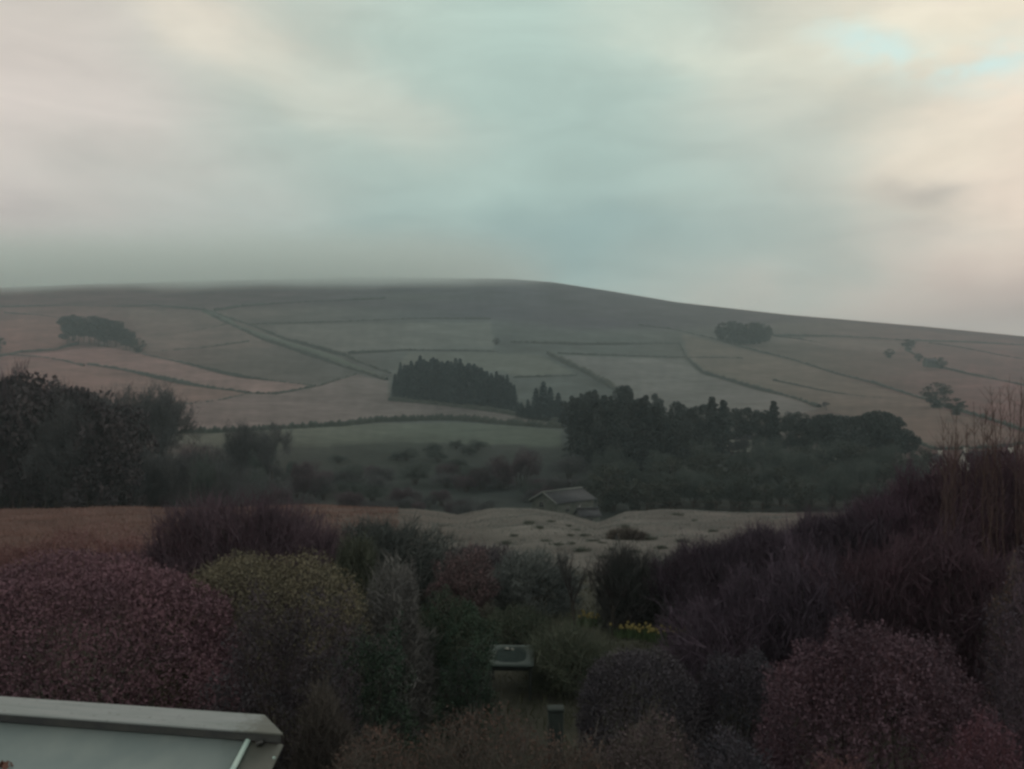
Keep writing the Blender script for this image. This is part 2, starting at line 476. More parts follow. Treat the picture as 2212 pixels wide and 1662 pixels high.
cn.links.new(E.m('MULTIPLY', dens, .0125), cv.inputs['Density'])
cn.links.new(cv.outputs[0], co.inputs['Volume'])
Vc_, Fc_ = box_vf(-2600, 335, 985, 2300, 112, 340)
tag(link('hill_cloud', mesh_np('hill_cloud', Vc_, Fc_, cloud_m)), 'low grey cloud resting on the hilltop', 'cloud', kind='stuff')

# ------------------------------------------------------------------ walls on the hillside
wall_m = surf_mat('dark_wall', (.016, .026, .022), (.034, .044, .036), .5, .95, 0)
ditch_m = surf_mat('rushy_bank', (.030, .052, .040), (.05, .07, .052), .3, .95, 0)
def field_wall(pts, label, h=1.7, w=1.3, mat=None, name='field_wall', cat='wall'):
    rg = np.random.default_rng(abs(hash(tuple(map(tuple, pts)))) % 99999)
    P = []
    for (u0, v0), (u1, v1) in zip(pts[:-1], pts[1:]):
        n = max(2, int(math.hypot(u1-u0, v1-v0)/4))
        for k in range(n): P.append((u0+(u1-u0)*k/n, v0+(v1-v0)*k/n))
    P.append(pts[-1])
    W = np.array([tpt(*p) for p in P])
    h *= 1.1; w *= 1.35
    c0 = W[len(W)//2].copy()
    # sit on the ground
    W[:, 2] = [gz(p[0], p[1]) for p in W]
    c0[2] = W[len(W)//2][2]
    W = W-c0
    T = np.gradient(W, axis=0); T[:, 2] = 0; T /= np.linalg.norm(T, axis=1, keepdims=True)+1e-9
    N = np.stack([-T[:, 1], T[:, 0], np.zeros(len(T))], -1)
    n = len(W)
    hh = h*(1+.28*rg.normal(size=n).clip(-1.5, 1.5)); ww = w*(1+.22*rg.normal(size=n).clip(-1.5, 1.5))
    V = np.zeros((n, 5, 3))
    for k, (a, b) in enumerate([(-.6, -1.0), (-.5, .6), (0, 1.0), (.5, .6), (.6, -1.0)]):
        V[:, k] = W+N*(a*ww)[:, None]; V[:, k, 2] += b*hh if b > 0 else -2.0
    i = np.arange(n-1)[:, None]*5
    q = np.concatenate([np.stack([i[:, 0]+k, i[:, 0]+k+1, i[:, 0]+k+6, i[:, 0]+k+5], -1) for k in range(4)])
    caps = np.array([[0, 1, 3, 4], [(n-1)*5+4, (n-1)*5+3, (n-1)*5+1, (n-1)*5]])
    me = mesh_np(name, V.reshape(-1, 3), np.concatenate([q, caps]), mat or wall_m)
    o = link(name, me, loc=c0)
    return tag(o, label, cat, 'boundaries between the hill fields' if name == 'field_wall' else None)

walls = [
 ([(-200, 668), (0, 663), (117, 661), (268, 663), (335, 660), (443, 669)], 'dark boundary along the moor edge above the left round clump', 1.5, 1.5),
 ([(463, 670), (520, 661), (640, 655), (742, 650), (832, 645)], 'thin dark boundary running right from the top of the diagonal lane', 1.8, 1.8),
 ([(10, 676), (84, 682), (140, 689)], 'short faint boundary just left of the round clump', 1.2, 1.2),
 ([(446, 670), (513, 694), (578, 717), (620, 734), (679, 748), (750, 768), (775, 783), (842, 808)], 'upper boundary of the diagonal lane down to the plantation', 1.9, 2.2),
 ([(449, 674), (496, 701), (570, 734), (637, 754), (694, 774), (742, 793), (792, 808), (835, 823)], 'lower boundary of the diagonal lane down to the plantation', 2.2, 2.4),
 ([(537, 702), (742, 696), (909, 689), (1060, 689)], 'long level boundary under the purple heather in the middle of the hill', 1.5, 1.4),
 ([(-60, 780), (0, 771), (44, 761), (117, 757), (168, 741)], 'boundary climbing from the left edge to the foot of the round clump', 1.6, 1.6),
 ([(218, 748), (302, 766), (369, 779), (470, 801), (537, 816), (620, 830), (681, 836)], 'upper boundary of the long pale strip field', 1.3, 1.3),
 ([(312, 764), (436, 753), (537, 738)], 'faint boundary running right from the round clump', 1.2, 1.2),
 ([(402, 719), (470, 706), (496, 699)], 'short faint boundary joining the diagonal lane from the left', 1.0, 1.0),
 ([(20, 767), (84, 773), (141, 781), (181, 791)], 'left half of the lower boundary of the pale strip field', 1.3, 1.3),
 ([(191, 788), (268, 801), (369, 821), (453, 840), (537, 852)], 'thick right half of the lower boundary of the pale strip field', 1.8, 1.8),
 ([(537, 852), (597, 853), (654, 842), (691, 836), (742, 820), (768, 810)], 'curving boundary from the tip of the strip field up to the lane', 1.5, 1.6),
 ([(537, 852), (470, 870), (402, 878), (292, 888), (200, 892)], 'boundary curving down left behind the leafless forked tree', 1.4, 1.5),
 ([(302, 939), (470, 935), (637, 925), (742, 919), (809, 910), (943, 905), (1010, 907), (1110, 917), (1215, 925)], 'long arched dark hedge across the bottom of the big pale field', 2.0, 2.0),
 ([(752, 762), (876, 757), (1077, 761)], 'level boundary above the spruce plantation', 1.3, 1.3),
 ([(1104, 741), (1278, 744), (1450, 744), (1470, 744)], 'level boundary above the pale central pasture', 1.8, 1.8),
 ([(1470, 744), (1484, 774), (1520, 805), (1604, 831), (1688, 855), (1769, 880)], 'kinked boundary down the right side of the pale central pasture', 2.0, 2.0),
 ([(1204, 764), (1450, 773), (1604, 775)], 'faint boundary along the top of the pale central pasture', 1.2, 1.2),
 ([(1184, 764), (1245, 795), (1290, 820), (1339, 848)], 'thick straight boundary slanting down to the dark central wood', 3.2, 3.0),
 ([(1110, 816), (1245, 813)], 'short level boundary between plantation and slanting wall', 1.3, 1.3),
 ([(1379, 703), (1450, 712), (1547, 734), (1638, 759), (1722, 781), (1805, 808), (1889, 828), (1990, 862), (2040, 878), (2124, 902), (2212, 932), (2300, 965)], 'longest boundary slanting down the right side past the hawthorn', 1.5, 1.4),
 ([(1668, 724), (1805, 727), (1953, 736), (2090, 739), (2212, 746), (2350, 760)], 'upper boundary on the right running out from the small copse', 1.4, 1.4),
 ([(1672, 726), (1732, 734), (1795, 749)], 'short boundary dropping right from the small copse', 1.4, 1.4),
 ([(2007, 741), (2074, 751), (2212, 778), (2350, 812)], 'faint boundary above the hill farmhouse at right', 1.2, 1.2),
 ([(1956, 756), (2040, 795), (2141, 818), (2212, 833), (2350, 870)], 'boundary running past the hill farmhouse down to the right', 1.1, 1.1),
 ([(1671, 821), (1805, 850), (1906, 863)], 'faint rushy boundary in the rough field on the right', .8, 1.4),
 ([(1973, 955), (2023, 972), (2141, 969), (2212, 959), (2350, 950)], 'boundary behind the white houses on the far right', 1.0, .9),
 ([(842, 864), (943, 874), (1077, 890), (1178, 906), (1221, 916)], 'dark boundary along the foot of the spruce plantation', 1.7, 1.8),
]
for pts, lab, h, w in walls: field_wall(pts, lab, h, w)
# the lane between its two boundaries
field_wall([(452, 672), (505, 698), (572, 726), (628, 744), (686, 761), (760, 788), (838, 816)], 'green rushy lane slanting down to the plantation', .35, 9, ditch_m, 'lane', 'lane')

# ------------------------------------------------------------------ tree builders
def grow(rg, h, r0, levels=5, spread=.55, kids=3, up=.25, first=.3, wig=.12):
    A, Bp, RA, RB, tips = [], [], [], [], []
    def br(p, d, L, r, lev):
        n = 4 if lev == 0 else 3
        for k in range(n):
            d2 = d+rg.normal(size=3)*wig; d2[2] += up*.15; d2 /= np.linalg.norm(d2)
            q = p+d2*L/n; r2 = r*(.82 if lev else .88)
            A.append(p); Bp.append(q); RA.append(r); RB.append(r2)
            if lev < levels and (lev > 0 or k >= 1):
                for j in range(kids if k == n-1 else max(1, kids-2)):
                    a = rg.uniform(0, 6.28)
                    s = np.cross(d2, [math.cos(a), math.sin(a), .3]); s /= np.linalg.norm(s)+1e-9
                    e = d2+s*spread*rg.uniform(.7, 1.4); e[2] += up; e /= np.linalg.norm(e)
                    br(q, e, L*rg.uniform(.5, .78), r2*.6, lev+1)
            p, d, r = q, d2, r2
        if lev >= levels-1: tips.append(p)
    br(np.zeros(3), np.array([0, 0, 1.]), h*first, r0, 0)
    A = np.array(A); Bp = np.array(Bp)
    sc = h/max(Bp[:, 2].max(), .1)
    return A*sc, Bp*sc, np.array(RA), np.array(RB), np.array(tips)*sc

def twigfuzz(rg, tips, n, L, r, up=.5):
    i = rg.integers(0, len(tips), n)
    a = tips[i]+rg.normal(size=(n, 3))*L*.25
    d = rg.normal(size=(n, 3)); d[:, 2] += up; d /= np.linalg.norm(d, axis=1, keepdims=True)
    return a, a+d*L*rg.uniform(.4, 1.2, n)[:, None], np.full(n, r), np.full(n, r*.3)

bark_m = surf_mat('dark_bark', (.022, .020, .018), (.05, .045, .04), 2, .9, .3)
def make_bare(seed, m, h=14, fuzz=2600, fr=.03, spread=.55):
    rg = np.random.default_rng(seed)
    A, Bq, RA, RB, tips = grow(rg, h, h*.018, 5, spread)
    big = RA > h*.0045
    Vt, Ft = segs(A[big], Bq[big], RA[big], RB[big], 5)
    a, b, ra, rb = twigfuzz(rg, tips, fuzz, h*.075, fr)
    Vc, Fc_ = segs(np.concatenate([A[~big], a]), np.concatenate([Bq[~big], b]),
                   np.concatenate([np.maximum(RA[~big], fr), ra]), np.concatenate([RB[~big], rb]), 3)
    return [('trunk', mesh_np('trunk', Vt, Ft, bark_m)), ('crown', mesh_np('crown', Vc, Fc_, m))]

def make_spruce(seed, m, h=20, n=1500, width=.17, power=.75):
    rg = np.random.default_rng(seed)
    t = rg.uniform(.06, 1, n)**.85
    ph = rg.uniform(0, 6.28, n)
    tier = .75+.25*np.sin(t*h*3.2+rg.uniform(0, 6))
    lob = 1+.18*np.sin(ph*3+t*9)
    rr = h*width*np.clip(1.02-t, 0, 1)**power*tier*lob*np.sqrt(rg.uniform(.15, 1, n))
    Cn = np.stack([np.cos(ph)*rr, np.sin(ph)*rr, t*h-rr*.25], -1)
    Vl, Fl = leaves(Cn, h*.045, rg, 0, .6)
    Vt, Ft = segs(np.array([[0, 0, -1.], [0, 0, h*.5]]), np.array([[0, 0, h*.5], [0, 0, h*.98]]), [h*.013, h*.008], [h*.008, .03], 5)
    return [('trunk', mesh_np('trunk', Vt, Ft, bark_m)), ('crown', mesh_np('crown', Vl, Fl, m))]

def make_round(seed, m, h=14, n=2600, nb=20, width=.36, low=.28, leaf=.045):
    """pine or round-headed tree: trunk, limbs, separate clumps of foliage with gaps"""
    rg = np.random.default_rng(seed)
    cl = []
    for k in range(nb):
        a = rg.uniform(0, 6.28); t = rg.uniform(low, .93)
        env = math.sqrt(max(.02, 1-((t-.62)/.42)**2))
        r = h*width*env*math.sqrt(rg.uniform(.1, 1))
        cl.append([math.cos(a)*r, math.sin(a)*r, t*h])
    cl.append([0, 0, h*.95])
    cl = np.array(cl)
    i = rg.integers(0, len(cl), n)
    d = rg.normal(size=(n, 3)); d /= np.linalg.norm(d, axis=1, keepdims=True)
    s = rg.uniform(.085, .15, len(cl))[i][:, None]*h
    Cn = cl[i]+d*s*np.cbrt(rg.uniform(.1, 1, n))[:, None]*np.array([1.1, 1.1, .75])
    Vl, Fl = leaves(Cn, h*leaf, rg, .3, .6)
    A = [[0, 0, -1.], [0, 0, h*.35]]; Bq = [[0, 0, h*.35], [.1, 0, h*.85]]; ra = [h*.022, h*.016]; rb = [h*.016, h*.004]
    for c in cl:
        z0 = min(c[2]*.72, h*.8); A.append([0, 0, z0]); Bq.append(list(c)); ra.append(h*.008); rb.append(h*.002)
    Vt, Ft = segs(np.array(A), np.array(Bq), np.array(ra), np.array(rb), 5)
    return [('trunk', mesh_np('trunk', Vt, Ft, bark_m)), ('crown', mesh_np('crown', Vl, Fl, m))]

def place(parts, name, loc, h, h0, label, cat='tree', group=None, wide=1.0, rz=None):
    r = empty(name, loc, label, cat, group, random.uniform(0, 6.28) if rz is None else rz)
    s = h/h0
    r.scale = (s*wide, s*wide, s)
    for nm, me in parts: link(nm, me, r)
    return r

def make_thicket(seed, m, h=10, n=4200, w=.42, fr=.03, trunks=5):
    rg = np.random.default_rng(seed)
    lump = Lump(rg, 10, 3, .25)
    d = rg.normal(size=(n, 3)); d[:, 2] = np.abs(d[:, 2])*1.1-.25; d /= np.linalg.norm(d, axis=1, keepdims=True)
    rr = np.cbrt(rg.uniform(.06, 1, n))*lump(d)
    P = np.stack([d[:, 0]*rr*w*h, d[:, 1]*rr*w*h, h*.42+d[:, 2]*rr*h*.56], -1)
    P[:, 2] = np.maximum(P[:, 2], .05*h)
    e = d*.7+rg.normal(size=(n, 3))*.5; e[:, 2] += .9; e /= np.linalg.norm(e, axis=1, keepdims=True)
    V, Fq = segs(P, P+e*(h*.085*rg.uniform(.4, 1.4, n))[:, None], fr, fr*.35)
    A = rg.normal(size=(trunks, 3))*w*h*.12; A[:, 2] = -.8
    k = rg.integers(0, n, trunks*4); B = P[k]; B[:, 2] = np.maximum(B[:, 2], h*.45)
    mid = np.repeat(A, 4, 0)*.7+B*.3; mid[:, 2] = h*.3
    Vt, Ft = join([segs(np.repeat(A, 4, 0), mid, h*.010, h*.007, 4), segs(mid, B, h*.007, h*.002, 4)])
    return [('trunk', mesh_np('trunk', Vt, Ft, bark_m)), ('crown', mesh_np('crown', V, Fq, m))]

spruce_m = foliage_mat('spruce_needles', (.020, .032, .034), (.036, .050, .050), .25)
pine_m = foliage_mat('pine_needles', (.020, .027, .026), (.035, .040, .036), .3)
darkleaf_m = foliage_mat('dark_ivy', (.022, .028, .022), (.042, .044, .034), .3)
ivy_m = foliage_mat('ivy_crown', (.030, .026, .028), (.046, .038, .038), .3)
greytwig_m = foliage_mat('grey_twigs', (.046, .048, .048), (.070, .068, .066), .3)
purptwig_m = foliage_mat('purple_twigs', (.045, .032, .038), (.070, .048, .052), .3)
greentwig_m = foliage_mat('mossy_twigs', (.036, .046, .040), (.056, .066, .054), .3)

SPR = [make_spruce(s, spruce_m, 20, 2200, .21+.02*(s % 3), .62) for s in (1, 2, 3, 4)]
RND = [make_round(s, pine_m, 14, 3000, 22, .34, .30) for s in (11, 12, 13, 14)]
SPP = [make_spruce(s, pine_m, 20, 2400, .19, .5) for s in (15, 16)]
DRK = [make_round(s, darkleaf_m, 14, 4200, 40, .40, .03) for s in (21, 22, 23)]
IVY = [make_round(s, ivy_m, 14, 3800, 24, .30, .34, .04) for s in (25, 26, 27)]
BAR = [make_bare(s, greytwig_m, 14, 2600, .028) for s in (31, 32, 33)]
BAG = [make_thicket(s, greentwig_m, 14, 4600, .42, .045) for s in (35, 36, 39)]
BAP = [make_thicket(s, purptwig_m, 14, 4200, .36, .04) for s in (37, 38)]
BAT = [make_thicket(s, greytwig_m, 14, 4200, .40, .04) for s in (41, 42)]

def on_hill(u, v, top=None, h=None):
    p = tpt(u, v); p.z -= .2
    if h is None: h = (v-top)/F*p.y
    return p, h

# left round clump on the hill
g = 'trees of the round clump on the left hillside'
L1 = 'dark tree standing in the tight clump high on the left hillside'
for u, v, top in [(146, 742, 684), (158, 736, 680), (170, 742, 684), (182, 738, 688), (193, 742, 684), (205, 746, 684), (216, 740, 688), (226, 750, 689), (238, 744, 692),
                  (250, 752, 693), (262, 750, 701), (272, 757, 710), (281, 760, 722), (150, 748, 700), (232, 752, 700), (212, 750, 695)]:
    p, h = on_hill(u, v, top)
    place(random.choice(RND), 'tree', p, h, 14, L1, 'tree', g, 1.0)
p, h = on_hill(299, 764, 731); place(DRK[0], 'tree', p, h, 14, 'low round tree at the lower right end of the left hillside clump', 'tree', None, 1.1)
p, h = on_hill(-4, 760, 728); place(DRK[1], 'tree', p, h, 14, 'round tree cut by the left edge of the frame on the hillside', 'tree', None, 1.1)
# spruce plantation
g = 'spruces of the plantation on the hillside'
L1 = 'tall dark spruce packed into the rectangular plantation on the hillside'
topv = lambda u: np.interp(u, [845, 862, 890, 930, 985, 1030, 1050, 1085, 1105, 1122], [806, 786, 773, 770, 774, 778, 794, 800, 815, 835])
botv = lambda u: np.interp(u, [845, 943, 1077, 1130], [862, 873, 889, 897])
for row in range(4):
    for k in range(19-row):
        u = 852+k*14.5+row*5+random.uniform(-4, 4)
        if u > 1122: continue
        v = botv(u)-2-row*7
        t = topv(u)+random.uniform(-3, 9)+(3-row)*3
        p, h = on_hill(u, v, t)
        place(random.choice(SPR), 'spruce_tree', p, h*random.uniform(.86, 1.03), 20, L1, 'tree', g, random.uniform(.9, 1.15))
for u, v, t, lab in [(1158, 897, 838, 'small spruce left of the pair between plantation and dark wood'), (1174, 900, 824, 'taller spruce of the pair between plantation and dark wood'),
                     (1188, 903, 836, 'shorter spruce of the pair beside the dark wood'), (1206, 908, 848, 'spruce touching the left edge of the dark wood'),
                     (1140, 894, 862, 'low young spruce at the right corner of the plantation')]:
    p, h = on_hill(u, v, t); place(random.choice(SPR), 'spruce_tree', p, h, 20, lab, 'tree', None, 1.35)
g3 = 'young spruces linking the plantation to the dark wood'
for k in range(16):
    u = 1118+k*7.4+random.uniform(-3, 3); p, h = on_hill(u, np.interp(u, [1118, 1240], [896, 915])+random.uniform(-6, 6), np.interp(u, [1118, 1150, 1190, 1240], [862, 872, 862, 872])+random.uniform(-8, 10))
    place(random.choice(SPR), 'spruce_tree', p, h, 20, 'low young spruce in the strip between the plantation and the dark wood', 'tree', g3, 1.6)
# dark central wood
g = 'conifers of the dark wood in the middle'
L1 = 'tall blackish conifer in the dark wood behind the stone barn'
tp = lambda u: np.interp(u, [1225, 1245, 1270, 1290, 1330, 1350, 1365, 1385, 1415, 1430, 1450], [862, 842, 838, 846, 850, 836, 842, 836, 840, 862, 872])
for row in range(4):
    for k in range(13):
        u = 1234+k*17.5+row*6+random.uniform(-5, 5)
        v = 940+row*26+(u-1230)*.05
        p, h = on_hill(u, v, tp(min(u, 1450))+random.uniform(-6, 26)+row*9)
        src = random.choice([0, 0, 1])
        if src: place(random.choice(RND), 'conifer_tree', p, h, 14, L1, 'tree', g, .75)
        else: place(random.choice(SPP), 'conifer_tree', p, h, 20, L1, 'tree', g, 1.15)
# row of pines to the right
row_t = [(1462, 985, 868, 0, 'rounded pine just right of the dark wood'), (1480, 990, 884, 0, 'low pine between the dark wood and the pointed spruce'), (1500, 990, 880, 0, 'bushy pine left of the pointed spruce'),
         (1538, 985, 857, 1, 'pointed spruce rising highest in the right-hand row'), (1562, 985, 864, 1, 'second pointed spruce just right of the highest one'), (1519, 985, 874, 0, 'pine against the left side of the pointed spruce'),
         (1590, 975, 882, 0, 'broad pine above the first white house'), (1615, 975, 880, 0, 'pine just right of the first white house'), (1640, 982, 890, 0, 'pine in the dip left of the lone pointed tree'),
         (1671, 985, 866, 1, 'lone pointed tree in the middle of the pine row'), (1655, 985, 888, 0, 'low pine leaning on the lone pointed tree'), (1698, 990, 900, 0, 'small pine right of the lone pointed tree'),
         (1722, 992, 890, 0, 'round-headed pine before the big dome of pines'), (1745, 995, 904, 0, 'small pine in the gap before the big dome of pines')]
for u, v, t, kind, lab in row_t:
    p, h = on_hill(u, v, t)
    place(random.choice(SPP if kind else RND), 'pine_tree' if not kind else 'spruce_tree', p, h, 20 if kind else 14, lab, 'tree', None, 1.25 if kind else .8)
g = 'pines of the domed stand on the right'
L1 = 'broad dark pine in the domed stand at the right'
for k, u in enumerate(np.linspace(1768, 1972, 17)):
    t = np.interp(u, [1755, 1780, 1810, 1840, 1880, 1910, 1940, 1960, 1980], [915, 894, 892, 900, 886, 888, 900, 925, 948])
    p, h = on_hill(u+random.uniform(-4, 4), 1000+random.uniform(-12, 10), t+random.uniform(0, 6))
    place(random.choice(RND), 'pine_tree', p, h, 14, L1, 'tree', g, random.uniform(.75, 1.0))
p, h = on_hill(1786, 888, 866); place(BAR[0], 'bare_tree', p, h, 14, 'tiny bare tree at the end of the kinked boundary', 'tree', None, 1.2)
# lower belt of mixed trees below the pines, down to the brow of the meadow
g = 'dark green trees of the belt below the pines'
L1 = 'bushy dark green tree in the thick belt below the pines'
for row, (v0, hh, n) in enumerate([(1030, 62, 24), (1062, 62, 22), (1100, 66, 20)]):
    L1 = ['bushy dark green tree in the back of the belt, right under the pines', 'bushy dark green tree in the middle of the belt below the pines', 'bushy dark green tree in the front of the belt, at the meadow brow'][row]
    for u in np.linspace(1310+row*10, 2010, n):
        p = tpt(u+random.uniform(-10, 10), v0+random.uniform(-8, 8)); p.z -= .3
        h = (hh+random.uniform(-14, 14))/F*p.y
        place(random.choice(BAG+DRK), 'broadleaf_tree', p, h, 14, L1, 'tree', g, random.uniform(1.0, 1.4))
# big rounded one over the barn
p, h = on_hill(1310, 1105, 1006); place(DRK[2], 'broadleaf_tree', p, h, 14, 'large rounded dark green tree right behind the stone barn', 'tree', None, 1.15)
for u, v, t, lab in [(1576, 1000, 946, 'bare tree screening the left end of the first white house'), (1590, 1002, 938, 'bare tree screening the middle of the first white house'), (1607, 1002, 944, 'bare tree screening the right end of the first white house')]:
    p, h = on_hill(u, v, t); place(random.choice(BAR), 'bare_tree', p, h, 14, lab, 'tree', None, .9)
# copse on the right of the hill
g = 'trees of the small copse on the right hillside'
L1 = 'round green tree in the small copse high on the right hillside'
for u, v, t in [(1560, 735, 697), (1574, 740, 695), (1588, 742, 694), (1600, 744, 698), (1612, 743, 700), (1625, 743, 697), (1638, 742, 697), (1650, 739, 699), (1582, 735, 695), (1632, 736, 697), (1658, 737, 708), (1553, 734, 708)]:
    p, h = on_hill(u, v, t); place(random.choice(DRK), 'tree', p, h, 14, L1, 'tree', g, 1.0)
for u, v, t, lab in [(1920, 773, 754, 'small round bush left of the hill farmhouse'), (1963, 757, 733, 'single small tree above the hill farmhouse'), (2023, 880, 828, 'rounded hawthorn on the long right boundary'),
                     (2066, 896, 860, 'low spreading bush to the right of the hawthorn'), (1985, 780, 764, 'small tree against the left of the hill farmhouse'), (2032, 795, 772, 'small tree against the right of the hill farmhouse'),
                     (1072, 745, 730, 'low dark thorn at the left end of the level boundary')]:
    p, h = on_hill(u, v, t); place(random.choice(DRK), 'hawthorn_tree', p, h, 14, lab, 'tree', None, 1.5)

# valley thickets
g = 'leafless trees filling the valley bottom'
L1 = 'grey leafless tree in the thicket along the valley bottom'
for k in range(88):
    u = random.uniform(420, 1290); v = random.uniform(1035, 1130)
    if 1130 < u < 1300 and v > 1090: v = 1080
    p = tpt(u, v); p.z -= .3
    h = random.uniform(38, 74)/F*p.y*np.interp(u, [420, 600, 760, 1290], [1.5, 1.15, .62, .75])
    kd = random.randrange(3)
    L1 = ['grey twiggy leafless tree in the thicket along the valley bottom', 'greenish mossy tree in the thicket along the valley bottom', 'purplish twiggy tree in the thicket along the valley bottom'][kd]
    place(random.choice([BAT, BAG, BAP][kd]), 'bare_tree', p, h, 14, L1, 'tree', g, random.uniform(1.3, 2.1) if u > 700 else random.uniform(1.0, 1.3))
g = 'bushes on the lower slope above the valley thicket'
for k in range(9):
    u = random.uniform(700, 1050); v = random.uniform(968, 1020)
    p = tpt(u, v); p.z -= .5; h = random.uniform(20, 34)/F*p.y
    place(random.choice(BAG), 'thorn_bush', p, h, 14, 'dark thorn bush on the slope below the arched hedge', 'bush', g, 1.9)
for u, v, t, lab in [(1085, 1055, 985, 'purplish birch thicket left of the dark wood'), (1130, 1050, 970, 'purplish birch against the left flank of the dark wood'), (1040, 1060, 1008, 'low purplish birch furthest left beside the dark wood')]:
    p, h = on_hill(u, v, t); place(random.choice(BAP), 'birch_tree', p, h, 14, lab, 'tree', None, 1.3)
# standing bare trees on the left
for u, v, t, w, lab, src in [(322, 1085, 818, .8, 'tall forked leafless tree at the right edge of the left wood', 0), (352, 1090, 838, .6, 'leafless tree leaning right beside the tall forked one', 1),
                             (270, 1080, 822, .7, 'leafless tree half hidden behind the dark left wood', 2), (510, 1085, 905, .8, 'bare tree crossing the arched hedge, left one', 1),
                             (588, 1085, 905, .8, 'bare tree crossing the arched hedge, right one', 2)]:
    p, h = on_hill(u, v, t); place(BAR[src], 'bare_tree', p, h, 14, lab, 'tree', None, w)
# near wood on the left
g = 'dark trees of the near left wood'
L1 = 'tall dark ivy-clad tree in the dense wood on the left'
for row in range(3):
    for k in range(11):
        u = -60+k*32+random.uniform(-8, 8)+row*12
        if u > 272: continue
        t = np.interp(u, [-80, 0, 60, 120, 150, 200, 240, 275, 300], [800, 806, 812, 838, 835, 830, 850, 872, 910])+random.uniform(-2, 12)+row*6
        Y = 155-row*9; x = (u-CU)/F*Y; z = gz(x, Y)-.3
        h = (CV-t)/F*Y-z
        src = [IVY, BAR, IVY, IVY][random.randrange(4)] if u > 110 else [BAP, BAR, BAP, IVY][random.randrange(4)]
        place(random.choice(src), 'woodland_tree', (x, Y, z), h*random.uniform(.9, 1.03), 14, L1, 'tree', g, random.uniform(.6, .8))
g = 'bare trees of the low wood right of the left wood'
for k in range(16):
    u = random.uniform(290, 470); Y = random.uniform(138, 165); x = (u-CU)/F*Y; z = gz(x, Y)-.3
    t = np.interp(u, [290, 380, 470], [968, 985, 1010])+random.uniform(-10, 30); h = (CV-t)/F*Y-z
    place(random.choice(BAR+BAG+BAT), 'woodland_tree', (x, Y, z), h, 14, 'slender bare tree in the low wood right of the left wood', 'tree', g, .7)

# ------------------------------------------------------------------ buildings across the valley
white_m = surf_mat('limewashed_wall', (.55, .58, .54), (.70, .72, .68), 1.5, .9, .2)
stone_m = surf_mat('grey_stone', (.045, .058, .052), (.085, .098, .088), 1.2, .9, .5)
slate_m = surf_mat('dark_slate', (.022, .028, .036), (.04, .046, .055), 2.5, .95, .3)
pale_m = surf_mat('weathered_stone_edge', (.085, .105, .102), (.125, .145, .14), 3, .8, .2)
glass_m = surf_mat('dark_window', (.015, .018, .02), (.03, .035, .04), 2, .25, 0)
def house(loc, rz, L, W, He, Hr, name, label, wallm, roofm, wins=(), chim=(), cat='house', verge=None):
    r = empty(name, loc, label, cat, rz=rz)
    # wall shell with gables
    V = np.array([[-L/2, -W/2, -1.5], [L/2, -W/2, -1.5], [L/2, W/2, -1.5], [-L/2, W/2, -1.5], [-L/2, -W/2, He], [L/2, -W/2, He], [L/2, W/2, He], [-L/2, W/2, He],
                  [-L/2, 0, He+Hr], [L/2, 0, He+Hr]], float)
    me = bpy.data.meshes.new('wall')
    me.from_pydata(V.tolist(), [], [(0, 1, 5, 4), (1, 2, 6, 9, 5), (2, 3, 7, 6), (3, 0, 4, 8, 7)]); me.materials.append(wallm)
    link('wall', me, r)
    o = .3; t = .16
    sl = Hr/(W/2)
    for s in (-1, 1):
        ye = s*(W/2+o); ze = He-sl*o+.04
        V = np.array([[-L/2-o, ye, ze], [L/2+o, ye, ze], [L/2+o, 0, He+Hr+.04], [-L/2-o, 0, He+Hr+.04]])
        V = np.concatenate([V, V+np.array([0, 0, t])])
        me = mesh_np('roof_slope', V, np.array([[0, 3, 2, 1], [4, 5, 6, 7], [0, 1, 5, 4], [1, 2, 6, 5], [2, 3, 7, 6], [3, 0, 4, 7]]), roofm)
        link('roof_slope', me, r)
    V, Fq = box_vf(-L/2-o-.02, L/2+o+.02, -.2, .2, He+Hr+.16, He+Hr+.36)
    link('ridge', mesh_np('ridge', V, Fq, verge or roofm), r)
    if verge:
        for s in (-1, 1):
            a = [-L/2-o-.06, s*(W/2+o), He-sl*o+.1]; b = [-L/2-o-.06, 0, He+Hr+.2]
            V, Fq = segs([a], [b], .16, .16, 4); link('verge', mesh_np('verge', V, Fq, verge), r)
    for (face, p, z, w, h) in wins:
        wn = empty('window', (0, 0, 0)); wn.parent = r
        if face == 'front': wn.location = (p, -W/2, z)
        elif face == 'left': wn.location = (-L/2, p, z); wn.rotation_euler = (0, 0, R(-90))
        else: wn.location = (L/2, p, z); wn.rotation_euler = (0, 0, R(90))
        V, Fq = box_vf(-w/2, w/2, -.03, .06, -h/2, h/2); link('pane', mesh_np('pane', V, Fq, glass_m), wn)
        fr = [box_vf(-w/2-.1, w/2+.1, -.08, .05, h/2, h/2+.12), box_vf(-w/2-.15, w/2+.15, -.14, .05, -h/2-.12, -h/2),
              box_vf(-w/2-.1, -w/2, -.07, .05, -h/2, h/2), box_vf(w/2, w/2+.1, -.07, .05, -h/2, h/2), box_vf(-.03, .03, -.06, .05, -h/2, h/2)]
        V, Fq = join(fr); link('frame', mesh_np('frame', V, Fq, verge or roofm), wn)
    for p in chim:
        V, Fq = join([box_vf(p-.5, p+.5, -.35, .35, He+Hr-.5, He+Hr+1.2), box_vf(p-.58, p+.58, -.43, .43, He+Hr+1.2, He+Hr+1.35)])
        c = link('chimney', mesh_np('chimney', V, Fq, wallm), r)
        for q in (-.22, .22):
            V, Fq = segs([[p+q, 0, He+Hr+1.35]], [[p+q, 0, He+Hr+1.75]], .13, .11, 8); link('chimney_pot', mesh_np('chimney_pot', V, Fq, stone_m), c)
    return r

